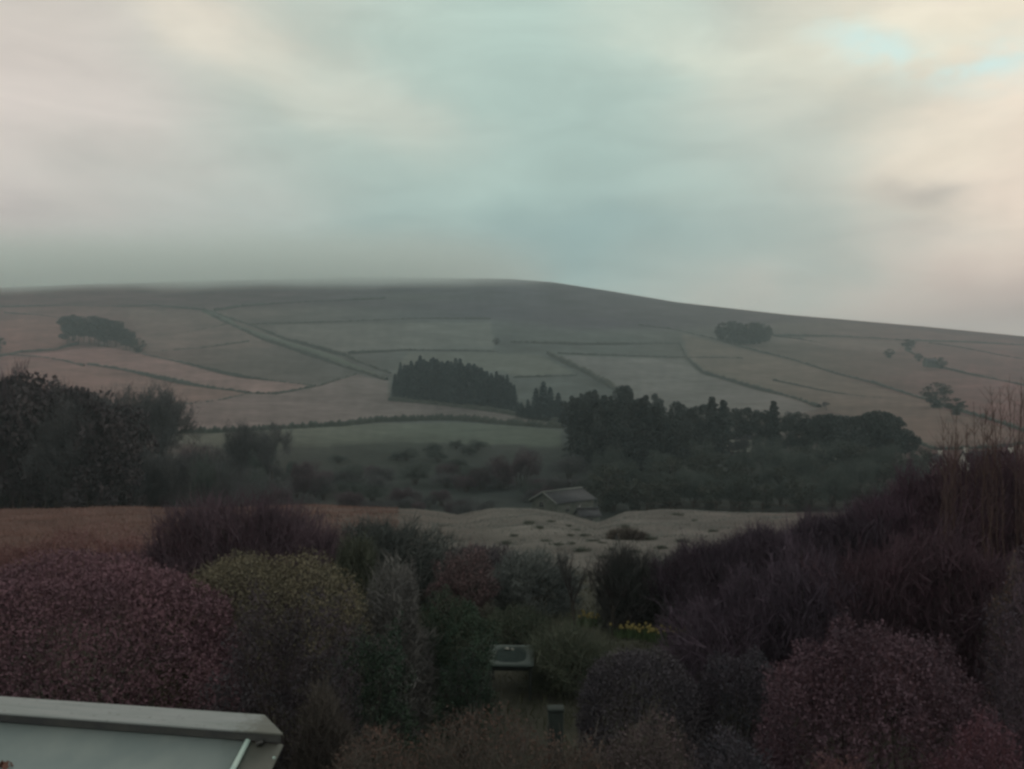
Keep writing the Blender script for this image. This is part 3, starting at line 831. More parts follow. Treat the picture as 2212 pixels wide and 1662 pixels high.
# stone barn in the valley
pb = tpt(1205, 1115); Yb_ = 158.0
xb = (1216-CU)/F*Yb_; zb = -(1112-CV)/F*Yb_
house((xb, Yb_, zb), R(44), 9.6, 6.2, 2.7, 1.5, 'stone_barn', 'grey stone barn with slate roof and pale ridge beside the dark wood', stone_m, slate_m,
      [('left', .6, 2.2, .9, .9), ('front', -2.2, 1.5, .8, .9), ('front', 1.0, 1.3, 1.0, 1.7)], (), 'barn', pale_m)
xl = xb+5.6; yl = Yb_-4.4
house((xl-1.6, yl, zb-1.4), R(14), 3.4, 3.0, 2.0, .9, 'stone_outhouse', 'small stone outhouse below the right end of the barn', pale_m, slate_m, [('front', 0, 1.0, .7, .9)], (), 'outhouse')
# white houses between the trees
def at_hill(u, v): 
    p = tpt(u, v); return p
p = at_hill(1592, 974); house((p.x, p.y, p.z+.6), R(-4), 9, 6, 3.6, 1.8, 'white_house', 'long white house glimpsed under the pines right of the pointed spruces', white_m, slate_m, [('front', x, 2.2, .8, 1) for x in (-3, -1, 1, 3)], (-4, 4))
p = at_hill(1799, 996); house((p.x, p.y, p.z+.3), R(5), 4.5, 4, 2.4, 1.2, 'white_house', 'tiny white cottage glimpsed under the domed pines', white_m, slate_m, [('front', 0, 1.4, .7, .8)], ())
p = at_hill(2018, 1024); house((p.x, p.y, p.z+.5), R(-22), 4.4, 4.2, 3.2, 1.7, 'white_house', 'white gabled house with dark roof right of the domed pines', white_m, slate_m, [('front', -1, 2.2, .8, 1), ('front', 1, 2.2, .8, 1)], (1.6,))
p = at_hill(2135, 1034); house((p.x, p.y, p.z+.5), R(-6), 13, 6, 4.2, 2.4, 'white_house', 'largest white house, seen behind the thin saplings at right', white_m, slate_m,
      [('front', x, z, .9, 1.1) for x in (-5, -2.5, 0, 2.5, 5) for z in (1.3, 3.2)], (-5.8, 5.8))
p = at_hill(2010, 792); house((p.x, p.y, p.z), R(12), 13, 7, 5, 3, 'hill_farmhouse', 'small grey farmhouse alone on the right hillside', stone_m, slate_m, [('front', x, 3.2, 1, 1.2) for x in (-4, 0, 4)], (-5.5, 5.5))

# fence at the brow right of the barn
fg = empty('wire_fence', (14, 92, gz(14, 92)), 'low dark post and rail fence along the meadow brow at right', 'fence')
for k in range(15):
    x = 14+k*2.4; z = gz(x, 92)-fg.location.z
    V, Fq = segs([[x-14, 0, z-.3]], [[x-14, 0, z+1.15]], .06, .055, 5); link('post', mesh_np('post', V, Fq, bark_m), fg)
for hh in (.5, 1.0):
    A = [[k*2.4, 0, gz(14+k*2.4, 92)-fg.location.z+hh] for k in range(15)]
    V, Fq = segs(A[:-1], A[1:], .03, .03, 4); link('rail', mesh_np('rail', V, Fq, bark_m), fg)

# ------------------------------------------------------------------ meadow grass and rush tussocks
def blades(rg, P, h, w, lean=.35):
    n = len(P)
    d = rg.normal(size=(n, 3))*lean; d[:, 2] = 1; d /= np.linalg.norm(d, axis=1, keepdims=True)
    s = np.cross(d, rg.normal(size=(n, 3))); s /= np.linalg.norm(s, axis=1, keepdims=True)
    L = (h*rg.uniform(.5, 1.3, n))[:, None]
    V = np.zeros((n, 4, 3))
    V[:, 0] = P-s*w; V[:, 1] = P+s*w; V[:, 2] = P+d*L*.6+s*w*.7+d[:, [1, 0, 2]]*[[.04, .04, 0]]*L; V[:, 3] = P+d*L
    return V.reshape(-1, 3), np.arange(n*4).reshape(n, 4)
rg = np.random.default_rng(51)
def scatter(n, y0, y1, u0, u1):
    y = np.sqrt(rg.uniform(y0**2, y1**2, n)); u = rg.uniform(u0, u1, n); x = (u-CU)/F*y
    return np.stack([x, y, zn(x, y)-.02], -1)
mg = [foliage_mat('bracken_grass', (.17, .10, .08), (.12, .075, .06), .4), foliage_mat('pale_grass', (.125, .132, .115), (.10, .105, .09), .4), foliage_mat('rank_grass', (.05, .058, .035), (.085, .08, .05), .5)]
V, Fq = blades(rg, scatter(52000, 34, 96, -250, 860), .28, .02, .5)
tag(link('bracken', mesh_np('bracken', V, Fq, mg[0])), 'reddish dead bracken and grass on the left meadow', 'bracken', kind='stuff')
V, Fq = blades(rg, scatter(60000, 34, 98, 800, 2500), .14, .018, .5)
tag(link('meadow_grass', mesh_np('meadow_grass', V, Fq, mg[1])), 'pale winter grass on the hummocky meadow', 'grass', kind='stuff')
V, Fq = blades(rg, scatter(52000, 10, 36, -200, 2450), .22, .012, .5)
tag(link('garden_grass', mesh_np('garden_grass', V, Fq, mg[2])), 'rough dark grass between the garden shrubs', 'grass', kind='stuff')
rush_m = foliage_mat('dark_rush', (.045, .055, .045), (.075, .08, .06), 1)
TUS = []
for s in range(3):
    q = np.random.default_rng(60+s)
    P = np.concatenate([q.normal(size=(260, 2))*.22, np.zeros((260, 1))], 1)
    V, Fq = blades(q, P, .42, .012, .8); TUS.append(mesh_np('rush_tussock', V, Fq, rush_m))
tl = [(1142, 1132), (1166, 1142), (1190, 1128), (1228, 1138), (1246, 1146), (1262, 1158), (1232, 1158), (1236, 1176), (1258, 1190), (1300, 1176), (1322, 1188), (1390, 1160), (1404, 1166), (1350, 1140),
      (1330, 1150), (1280, 1172), (1206, 1178), (1180, 1172), (1110, 1160), (1094, 1176), (1463, 1114), (1500, 1126), (1430, 1186), (1475, 1172), (1540, 1150), (1372, 1194), (1308, 1206)]
for k, (u, v) in enumerate(tl):
    # find the ground point seen at (u, v)
    best = min(np.arange(34, 92, .25), key=lambda y: abs((CV-v)/F*y-float(zn((u-CU)/F*y, y))))
    x = (u-CU)/F*best
    o = link('rush_tussock', TUS[k % 3], loc=(x, best, float(zn(x, best))))
    s = random.uniform(.35, .95); o.scale = (s*random.uniform(.8, 1.5), s*.8, s*.8)
    tag(o, 'dark rush tussock dotting the pale meadow hummocks', 'tussock', 'rush tussocks on the meadow')
q = np.random.default_rng(71)
def tz(u, v):
    y = min(np.arange(34, 92, .25), key=lambda y: abs((CV-v)/F*y-float(zn((u-CU)/F*y, y)))); x = (u-CU)/F*y
    return x, y, float(zn(x, y))
# ------------------------------------------------------------------ garden shrubs
CAST_MATS = {}
def cast_tint(m, u):
    """lens colour cast painted into shrubs: redder at the sides, greener between"""
    if m is None: return None
    k = int(np.digitize(u, [420, 700, 1500, 1900]))
    if (m.name, k) not in CAST_MATS:
        f = [(1.22, 1.0, 1.08), (1.12, 1.02, 1.08), (.98, 1.12, 1.08), (1.02, 1.0, 1.14), (1.14, .94, 1.10)][k]
        c = m.copy(); CAST_MATS[(m.name, k)] = c
        for n in c.node_tree.nodes:
            if n.type == 'MIX' and n.data_type == 'RGBA':
                for i in (6, 7):
                    v = n.inputs[i].default_value; n.inputs[i].default_value = (v[0]*f[0], v[1]*f[1], v[2]*f[2], 1)
    return CAST_MATS[(m.name, k)]
def shrub(label, u, top, hw, Y, twm, lfm=None, ntw=3500, nlf=0, leaf=.05, depth=1.0, cat='shrub', name='shrub', seed=0, tw_r=.0055, flat=2.15, lumps=.19, group=None, upright=.0, fan=1.0, tips=.20):
    """multi-stemmed shrub: stems from the ground, a twig mass and, if leafy, a shell of leaves"""
    rg = np.random.default_rng(seed+int(u)+int(top))
    x = (u-CU)/F*Y; zg = float(zn(x, Y)); ztop = (CV-top)/F*Y
    h = ztop-zg; rx = hw/F*Y; ry = rx*depth
    r = empty(name, (x, Y, zg), label, cat, group)
    twm = cast_tint(twm, u); lfm = cast_tint(lfm, u)
    lump = Lump(rg, 12, 3.2, lumps); l2 = Lump(rg, 14, 9, lumps*.55)
    hc = h*.5                    # envelope: super-ellipsoid centred at mid height
    def env(n, lo=-.75):
        d = rg.normal(size=(n*2, 3)); d /= np.linalg.norm(d, axis=1, keepdims=True)
        d = d[d[:, 2] > lo][:n]
        k = 1/(np.abs(d[:, 0])**flat+np.abs(d[:, 1])**flat+np.abs(d[:, 2])**flat)**(1/flat)
        rr = k*lump(d)*l2(d)
        return d, np.stack([d[:, 0]*rr*rx, d[:, 1]*rr*ry, hc+d[:, 2]*rr*hc], -1)
    # stems
    d, P = env(26, 0)
    base = rg.normal(size=(len(P), 3))*[[rx*.22, ry*.22, 0]]; base[:, 2] = -.05
    mid = base*.6+P*.4+[[0, 0, .1*h]]
    V1, F1 = join([segs(base, mid, .028, .02, 5), segs(mid, P*.92, .02, .008, 4)])
    link('stem', mesh_np('stem', V1, F1, bark_m), r)
    ntw = int(ntw*.72); nlf = int(nlf*.95); leaf *= .95
    # twigs
    if ntw:
        d, P = env(ntw, -.85)
        sh = np.clip(1-np.abs(rg.normal(size=len(P)))*.17, .45, 1)[:, None]
        A = P.copy(); A[:, :2] *= sh; A[:, 2] = hc+(P[:, 2]-hc)*sh[:, 0]
        n2 = len(A)
        fd = d*fan*.8+rg.normal(size=(n2, 3))*.55; fd[:, 2] += .45+upright; fd /= np.linalg.norm(fd, axis=1, keepdims=True)
        L = (tips*.9*rg.uniform(.5, 1.3, n2))[:, None]
        A -= fd*L*.8
        m_ = A+fd*L+rg.normal(size=A.shape)*L*.12
        e1 = fd+rg.normal(size=A.shape)*.4; e2 = fd+rg.normal(size=A.shape)*.5
        V2_, F2 = join([segs(A, m_, tw_r, tw_r*.6) if Y < 13 else strips(A, m_, tw_r*1.6, tw_r*1.1, rg), strips(m_, m_+e1*L*.7, tw_r*.7, tw_r*.25, rg), strips(m_-fd*L*.25, m_+e2*L*.45, tw_r*.6, tw_r*.25, rg)])
        o = link('twigs', mesh_np('twigs', V2_, F2, twm), r); o['kind'] = 'stuff'
    if nlf:
        d, P = env(nlf, -.7)
        s = 1-np.abs(rg.normal(size=len(P)))*.10; s = np.clip(s, .55, 1.03)[:, None]
        Pq = P.copy(); Pq[:, :2] *= s; Pq[:, 2] = hc+(P[:, 2]-hc)*s[:, 0]
        Pq += rg.normal(size=P.shape)*.03
        V3, F3 = leaves(Pq, leaf, rg, .4, .6)
        o = link('foliage', mesh_np('foliage', V3, F3, lfm), r); o['kind'] = 'stuff'
    return r

M = lambda n, a, b, s=.8, v=.6: foliage_mat(n, a, b, s, .85, v*.4)
red_leaf = M('reddish_hedge_leaves', (.112, .076, .080), (.082, .060, .064), 1.1)
olive_leaf = M('olive_hedge_leaves', (.115, .110, .066), (.080, .080, .052), 1.1)
purple_tw = M('purple_shrub_twigs', (.060, .045, .049), (.047, .037, .041))
brown_tw = M('brown_shrub_twigs', (.082, .062, .052), (.055, .042, .038))
grey_tw = M('grey_shrub_twigs', (.088, .084, .078), (.060, .060, .058))
olive_tw = M('olive_shrub_twigs', (.072, .070, .050), (.05, .048, .036))
red_tw = M('red_shrub_twigs', (.090, .048, .045), (.060, .036, .036))
dark_tw = M('dark_shrub_twigs', (.040, .038, .036), (.050, .040, .040))
wine_tw = M('wine_shrub_twigs', (.057, .041, .042), (.044, .034, .035))
rust_tw = M('rusty_scrub_twigs', (.125, .085, .072), (.09, .062, .055))
brown2_tw = M('light_brown_twigs', (.105, .088, .082), (.075, .064, .062))
pink_tw = M('pinkish_twigs', (.095, .062, .062), (.075, .05, .052))
pink_leaf = M('pinkish_buds', (.16, .085, .088), (.10, .058, .06))
wine_leaf = M('wine_leaves', (.095, .060, .062), (.062, .042, .044), 1.5)
green_leaf = M('yew_needles', (.022, .034, .024), (.038, .050, .034), 1.5)
dk_leaf = M('dark_evergreen_leaves', (.032, .034, .034), (.046, .040, .041), 1.5)
plum_leaf = M('plum_leaves', (.058, .045, .050), (.042, .034, .040), 1.5)
rust_leaf = M('rusty_leaves', (.11, .058, .046), (.065, .040, .034), 1.5)
ochre_leaf = M('ochre_leaves', (.12, .085, .045), (.08, .055, .035), 1.5)

S = shrub
# left: the big clipped hedge, its olive neighbour, scrub behind
S('big rounded reddish hedge filling the lower left', 190, 1210, 380, 15, brown_tw, red_leaf, 5000, 110000, .055, .75, 'hedge', 'hedge', 1, lumps=.06, flat=2.15)
S('olive green clipped shrub right of the big reddish hedge', 560, 1212, 195, 16.4, olive_tw, olive_leaf, 3000, 42000, .055, .9, 'shrub', 'shrub', 2, lumps=.06, flat=3.0)
S('dark shrub standing in for the shaded underside of the olive one', 620, 1345, 135, 12.6, dark_tw, dk_leaf, 3500, 20000, .05, .8, seed=3)  # dark shrub added to stand in for the olive shrub's shadow side
S('bare brownish shrub by the roof corner', 700, 1500, 90, 10.2, brown_tw, None, 5200, 0, seed=4, depth=.8, lumps=.04)
S('purple leafless shrub behind the olive one', 540, 1092, 195, 25, purple_tw, None, 15000, 0, seed=5, tw_r=.008, upright=.7, tips=.5)
S('dark purple leafless shrub at the left of the purple one', 400, 1150, 120, 24, purple_tw, None, 7000, 0, seed=6, tw_r=.008, upright=.5, tips=.4)
S('brown scrub patch at the far left behind the hedge', 60, 1165, 120, 27, rust_tw, rust_leaf, 5000, 7000, .05, seed=7)
S('reddish brown scrub between far left patch and purple shrub', 235, 1150, 120, 30, rust_tw, rust_leaf, 5000, 7000, .05, seed=8)
S('dark scrub at the left frame edge behind the hedge', -30, 1235, 70, 19, dark_tw, dk_leaf, 2000, 4000, .05, seed=9)
# middle left
S('grey leafless shrub right of the purple one', 815, 1135, 95, 28, grey_tw, None, 7000, 0, seed=10, tw_r=.009, tips=.4)
S('tall pale brown shrub with feathery side shoots', 760, 1185, 62, 22, olive_tw, None, 6500, 0, seed=11, tw_r=.008, upright=.3, tips=.35)
S('grey brown twiggy shrub in the middle distance', 905, 1175, 85, 29, grey_tw, None, 6000, 0, seed=12, tw_r=.009)
S('dense brown column shaped shrub left of the yew', 855, 1270, 72, 18, brown2_tw, None, 9000, 0, seed=13, tw_r=.007)
S('shadowy evergreen cone below the brown column shrub', 800, 1380, 82, 14.2, dark_tw, green_leaf, 1500, 17000, .045, seed=14, name='evergreen_shrub')
S('pinkish budding shrub behind the yew', 1000, 1206, 58, 26, pink_tw, pink_leaf, 3500, 3500, .05, seed=15, tw_r=.008)
S('purplish leafless shrub behind the pink one', 1040, 1190, 95, 32, purple_tw, None, 6500, 0, seed=16, tw_r=.009)
S('wide grey twiggy dome right of the pink shrub', 1150, 1200, 98, 27.5, grey_tw, None, 9000, 0, seed=17, tw_r=.008)
S('dark green yew with feathery edge left of the table', 985, 1300, 78, 18.6, olive_tw, green_leaf, 2500, 24000, .045, seed=18, name='yew_shrub', upright=.2)
S('dark yew skirt just left of the table legs', 1010, 1415, 62, 16.6, dark_tw, green_leaf, 900, 9000, .045, seed=19, name='yew_shrub')
S('small green shrub behind the table', 1120, 1330, 75, 23.5, olive_tw, green_leaf, 3000, 4500, .045, seed=20)
S('mossy arching shrub right of the table', 1225, 1378, 80, 20.5, olive_tw, green_leaf, 3600, 3200, .04, seed=21, tips=.5)
# central and right
S('upright dark leafless shrub above the daffodils', 1350, 1200, 55, 25.5, dark_tw, None, 4200, 0, seed=22, tw_r=.007, upright=1.0, tips=.4)
S('grey leafless shrub between the upright one and the right thicket', 1440, 1215, 70, 26, grey_tw, None, 5200, 0, seed=23, tw_r=.008, upright=.5)
S('plum coloured dome shaped shrub right of the table', 1385, 1402, 145, 14.2, purple_tw, plum_leaf, 4000, 28000, .045, seed=24, lumps=.04, tips=.12)
S('dark plum shrub between the dome and the reddish bush', 1600, 1405, 110, 14.5, dark_tw, dk_leaf, 3500, 16000, .045, seed=25, lumps=.06, tips=.14)
th = [(1600, 1172, 150, 25, purple_tw, 'left end of the high purple thicket on the right'), (1740, 1140, 150, 24.5, purple_tw, 'second hump of the high purple thicket'),
      (1870, 1100, 150, 24, purple_tw, 'third hump of the high purple thicket'), (1990, 1055, 150, 23.5, purple_tw, 'fourth hump of the high purple thicket, rising right'),
      (2110, 1015, 150, 23, wine_tw, 'tall wine coloured hump of the thicket below the saplings'), (2250, 975, 160, 22.5, wine_tw, 'tallest hump of the thicket, cut by the right edge')]
for k, (u, t, hw, Y, m_, lab) in enumerate(th):
    S(lab, u, t, hw, Y, m_, None, 17000, 0, seed=30+k, tw_r=.008, upright=.8, tips=.42, lumps=.12, flat=2.0, fan=.7)
S('shadowy leafless shrub right of the daffodils', 1600, 1262, 130, 20, purple_tw, None, 11000, 0, seed=40, tw_r=.007, upright=.6, tips=.35, lumps=.2, fan=.7)
S('shadowy leafless shrub in the middle of the right thicket', 1760, 1240, 140, 19.5, purple_tw, None, 12000, 0, seed=41, tw_r=.007, upright=.6, tips=.35, lumps=.2, fan=.7)
S('dark wine shrub low in the right thicket', 1920, 1200, 150, 19, wine_tw, None, 12000, 0, seed=42, tw_r=.007, upright=.6, tips=.35, lumps=.2, fan=.7)
S('dark red shrub near the right edge', 2090, 1165, 150, 18, wine_tw, None, 12000, 0, seed=43, tw_r=.007, upright=.6, tips=.35, lumps=.2, fan=.7)
S('dark shrub cut by the right edge at mid height', 2240, 1290, 100, 14, dark_tw, dk_leaf, 4000, 9000, .05, seed=44)
S('ochre tinged shrub with upright shoots by the right edge', 2190, 1205, 45, 15.5, olive_tw, ochre_leaf, 2500, 2200, .045, seed=45, upright=.8)
S('rounded reddish bush in the lower right', 1880, 1360, 225, 11.2, red_tw, wine_leaf, 7000, 56000, .045, .9, seed=46, lumps=.09, tips=.13, tw_r=.0045)
S('rusty leaved bush at the bottom right corner', 2110, 1560, 120, 9.2, red_tw, wine_leaf, 3500, 16000, .035, seed=47, lumps=.06, tips=.13, tw_r=.004)
S('low dark shrub at the right bottom edge', 2230, 1450, 80, 10, dark_tw, dk_leaf, 2500, 8000, .04, seed=48)
# foreground along the bottom
S('brownish bush at the bottom beside the roof corner', 810, 1580, 150, 8.6, brown_tw, rust_leaf, 5500, 9000, .03, seed=50, lumps=.04, tips=.14, tw_r=.004)
S('twiggy brown bush filling the gap at the bottom in front of the post', 1235, 1585, 110, 9.2, brown_tw, rust_leaf, 4000, 8000, .03, seed=56, lumps=.08, tips=.16, tw_r=.004)
S('wide twiggy brown bush at the bottom centre', 1040, 1548, 200, 9, brown_tw, rust_leaf, 7500, 11000, .03, seed=51, lumps=.05, tips=.14, tw_r=.004)
S('brown bush in front of the plum dome', 1390, 1560, 160, 9.6, brown_tw, wine_leaf, 5500, 12000, .035, seed=52, lumps=.05, tips=.14, tw_r=.004)
S('dark bush at the bottom left of the reddish bush', 1590, 1590, 120, 8.6, dark_tw, dk_leaf, 3500, 12000, .035, seed=53, lumps=.05, tips=.12, tw_r=.004)
S('red brown bush at the very bottom below the reddish bush', 1810, 1620, 110, 7.8, red_tw, rust_leaf, 3500, 8000, .03, seed=54, lumps=.05, tips=.12, tw_r=.004)

# slender trees in the garden
def small_tree(u, top, Y, label, seed, m, levels=4, r=.035, spread=.45, lean=0.0, fz=500, kids=3, first=.35):
    rg = np.random.default_rng(seed)
    x = (u-CU)/F*Y; zg = float(zn(x, Y)); h = (CV-top)/F*Y-zg
    A, Bq, RA, RB, tips = grow(rg, h, r, levels, spread, kids, .35, first, .09)
    rr = empty('bare_tree', (x, Y, zg), label, 'tree'); rr.rotation_euler = (0, lean, rg.uniform(0, 6))
    big = RA > r*.35
    V, Fq = segs(A[big], Bq[big], RA[big], RB[big], 6); link('trunk', mesh_np('trunk', V, Fq, bark_m), rr)
    a, b, ra, rb = twigfuzz(rg, tips, fz, h*.06, .004)
    V, Fq = segs(np.concatenate([A[~big], a]), np.concatenate([Bq[~big], b]), np.concatenate([RA[~big], ra]), np.concatenate([RB[~big], rb]))
    link('branches', mesh_np('branches', V, Fq, m), rr)
small_tree(1242, 1172, 25.5, 'thin dark leafless tree left of the pale gap in the meadow', 81, dark_tw, r=.06, spread=.3)
small_tree(1322, 1196, 25, 'low dark leafless tree above the daffodils', 82, dark_tw, r=.06)
small_tree(1395, 1190, 27, 'leafless fruit tree behind the daffodil row', 83, dark_tw, r=.06, spread=.6)
# tall thin saplings on the right
sap_m = surf_mat('sapling_bark', (.05, .032, .03), (.075, .045, .042), 3, .9, .1)
rs = random.Random(9)
g = 'thin leafless saplings standing above the right thicket'
for k in range(26):
    u = 2030+k*8.2+rs.uniform(-4, 4); Y = rs.uniform(20.5, 24)
    top = np.interp(u, [2030, 2100, 2160, 2230], [925, 890, 855, 835])+rs.uniform(-25, 45)
    x = (u-CU)/F*Y; zg = float(zn(x, Y)); h = (CV-top)/F*Y-zg
    r = empty('sapling', (x, Y, zg), 'thin upright leafless sapling at the right edge against the hill', 'sapling', g)
    q = np.random.default_rng(900+k)
    n = 9; P = np.zeros((n, 3)); P[:, 2] = np.linspace(0, h, n); P[:, :2] = np.cumsum(q.normal(size=(n, 2))*.045, 0)+np.linspace(0, 1, n)[:, None]*q.normal(size=(1, 2))*.12
    rad = np.linspace(.018, .004, n)
    V, Fq = segs(P[:-1], P[1:], rad[:-1], rad[1:], 5); link('trunk', mesh_np('trunk', V, Fq, sap_m), r)
    m_ = 34; t = q.uniform(.4, .97, m_); a = np.stack([np.interp(t, np.linspace(0, 1, n), P[:, i]) for i in range(3)], -1)
    d = q.normal(size=(m_, 3))*.45; d[:, 2] = 1.1; d /= np.linalg.norm(d, axis=1, keepdims=True)
    V, Fq = segs(a, a+d*q.uniform(.15, .7, m_)[:, None], .0055, .002); link('twigs', mesh_np('twigs', V, Fq, sap_m), r)['kind'] = 'stuff'

# ------------------------------------------------------------------ daffodils
yel = surf_mat('daffodil_yellow', (.25, .22, .07), (.32, .28, .10), 20, .6, 0)
stemg = foliage_mat('daffodil_leaf', (.05, .085, .035), (.08, .11, .05), 3)
def daffodil_meshes(seed, nfl):
    q = np.random.default_rng(seed)
    P = np.concatenate([q.normal(size=(60, 2))*.12, np.zeros((60, 1))], 1)
    V, Fq = blades(q, P, .34, .010, .3); lv = mesh_np('leaves', V, Fq, stemg)
    fl = []
    for k in range(nfl):
        b = np.array([*(q.normal(size=2)*.14), 0]); t = b+[q.normal()*.03, q.normal()*.03, q.uniform(.3, .42)]
        d = np.array([q.normal()*.5, -1, .15+q.normal()*.1]); d /= np.linalg.norm(d)
        parts = [segs([b], [t], .004, .004, 4), segs([t], [t+d*.045], .013, .02, 8)]
        s1 = np.cross(d, [0, 0, 1]); s1 /= np.linalg.norm(s1); s2 = np.cross(d, s1)
        pv = []
        for j in range(6):
            a = j*math.pi/3; e = s1*math.cos(a)+s2*math.sin(a); e2 = s1*math.cos(a+.5)+s2*math.sin(a+.5); e3 = s1*math.cos(a-.5)+s2*math.sin(a-.5)
            pv += [t+d*.006, t+e2*.03, t+e*.052-d*.008, t+e3*.03]
        parts.append((np.array(pv), np.arange(24).reshape(6, 4)))
        V, Fq = join(parts[1:]); V0, F0 = parts[0]
        fl.append((mesh_np('flower', V, Fq, yel), mesh_np('stalk', V0, F0, stemg)))
    return lv, fl
DF = [daffodil_meshes(s, 6) for s in (5, 6, 7)]
spots = [(1253, 1322), (1266, 1325), (1291, 1321), (1345, 1350), (1359, 1353), (1372, 1356), (1386, 1354), (1398, 1357), (1411, 1358), (1424, 1362), (1440, 1360), (1452, 1364), (1468, 1362), (1484, 1356), (1493, 1362)]
for k, (u, v) in enumerate(spots):
    Y = 7.0*F/(v+18-CV)*.985; x = (u-CU)/F*Y
    lab = 'yellow daffodil clump in the dense row under the bare shrubs' if k >= 3 else 'yellow daffodil clump in the loose trio left of the dense row'
    r = empty('daffodil_clump', (x, Y, float(zn(x, Y))), lab, 'daffodils', 'daffodil clumps of the dense row' if k >= 3 else 'loose daffodil clumps on the left', random.uniform(-.6, .6))
    lv, fl = DF[k % 3]
    link('leaves', lv, r)
    for f_, s_ in fl: link('flower', f_, r); link('stalk', s_, r)

S('low brown heather bush on the pale hummock at the right of the meadow', 1350, 1150, 30, tz(1350, 1164)[1], brown_tw, None, 2600, 0, seed=90, tw_r=.02, tips=.3, flat=2.0)
# ------------------------------------------------------------------ garden table
tab_m = surf_mat('weathered_table_paint', (.022, .040, .040), (.036, .058, .056), 5, .8, .3)
tleg_m = surf_mat('dark_table_leg', (.02, .03, .03), (.035, .045, .045), 5, .6, .2)
tglass = surf_mat('dark_table_glass', (.006, .016, .016), (.016, .028, .027), 6, .8, .1)
tglass.node_tree.nodes['Principled BSDF'].inputs['Specular IOR Level'].default_value = .1
zt = -6.2
tx = (1104-CU)/F*20.3
t = empty('garden_table', (tx, 20.35, float(zn(tx, 20.35))), 'low pale green garden table with dark inset top among the shrubs', 'table', rz=R(-2))
Ht = zt-t.location.z; Wt, Dt, fr = 1.06, 1.55, .19
def rr_ring(wx, wy, n, p):
    a = np.linspace(0, 2*math.pi, n, endpoint=False)
    c, s = np.cos(a), np.sin(a)
    return np.stack([np.sign(c)*np.abs(c)**p*wx, np.sign(s)*np.abs(s)**p*wy], -1)
n = 48
o_ = rr_ring(Wt/2, Dt/2, n, .12); i_ = rr_ring(Wt/2-fr*.95, Dt/2-fr*1.15, n, .62)
V = np.concatenate([np.c_[o_, np.full(n, 0)], np.c_[i_, np.full(n, 0)], np.c_[i_, np.full(n, -.035)], np.c_[o_, np.full(n, -.05)]])
k = np.arange(n); k2 = (k+1) % n
Fq = np.concatenate([np.stack([k+a*n, k2+a*n, k2+((a+1) % 4)*n, k+((a+1) % 4)*n], -1) for a in range(4)])
link('table_top_frame', mesh_np('table_top_frame', V, Fq, tab_m), t, (0, 0, Ht))
V = np.concatenate([np.c_[i_*1.01, np.full(n, -.012)], [[0, 0, -.012]]])
link('glass_inset', mesh_np('glass_inset', V, np.stack([k, k2, np.full(n, n)], -1), tglass), t, (0, 0, Ht))
for sx in (-1, 1):
    for sy in (-1, 1):
        V, Fq = segs([[sx*(Wt/2-.08), sy*(Dt/2-.1), 0]], [[sx*(Wt/2-.08), sy*(Dt/2-.1), Ht-.05]], .028, .035, 8)
        link('leg', mesh_np('leg', V, Fq, tleg_m), t)
for sy in (-1, 1): bevel_box('apron', (-Wt/2+.09, Wt/2-.09, sy*(Dt/2-.1)-.015, sy*(Dt/2-.1)+.015, Ht-.15, Ht-.045), tleg_m, t, .004)
for sx in (-1, 1): bevel_box('apron', (sx*(Wt/2-.08)-.015, sx*(Wt/2-.08)+.015, -Dt/2+.12, Dt/2-.12, Ht-.15, Ht-.045), tleg_m, t, .004)
# small pale lumps added on the table top to stand in for glints
stone2 = surf_mat('pale_garden_stone', (.17, .19, .18), (.26, .28, .26), 8, .8, .5)
def rock(name, loc, s, label, cat, group=None, seed=0, m=None):
    q = np.random.default_rng(seed)
    n1, n2 = 12, 8; th = np.linspace(0, 2*math.pi, n1, endpoint=False); ph = np.linspace(.05, math.pi-.05, n2)
    T, Pp = np.meshgrid(th, ph); D = np.stack([np.cos(T)*np.sin(Pp), np.sin(T)*np.sin(Pp), np.cos(Pp)], -1).reshape(-1, 3)
    rr_ = Lump(q, 8, 2.5, .35)(D)
    V = D*rr_[:, None]*np.array(s); ii = np.arange(n1*n2).reshape(n2, n1)
    Fq = np.stack([ii[:-1], np.roll(ii[:-1], -1, 1), np.roll(ii[1:], -1, 1), ii[1:]], -1).reshape(-1, 4)
    o = link(name, mesh_np(name, V, Fq, m or stone2, True), loc=loc)
    return tag(o, label, cat, group)
for k, (ox, lab) in enumerate([(-.1, 'larger pale pebble lying on the dark table inset'), (.03, 'smaller pale pebble lying on the dark table inset')]):
    rock('glint', (tx+ox, 20.35+.42, zt+.012), (.05-.012*k, .04, .022), lab, 'glint', None, 30+k)
for k, (u, v, s, lab) in enumerate([(1008, 1510, .10, 'larger pale stone on the ground in front of the yew'), (1032, 1516, .07, 'smaller pale stone right of the larger one'),
                                    (1195, 1508, .12, 'pale flat stone on top of the post in front of the table')]):
    Y = 7.0*F/(v-CV)+.0 if k < 2 else 9.6
    x = (u-CU)/F*Y
    if k < 2: rock('stone', (x, Y, float(zn(x, Y))+.05), (s*1.3, s, s*.7), lab, 'stone', None, 40+k)
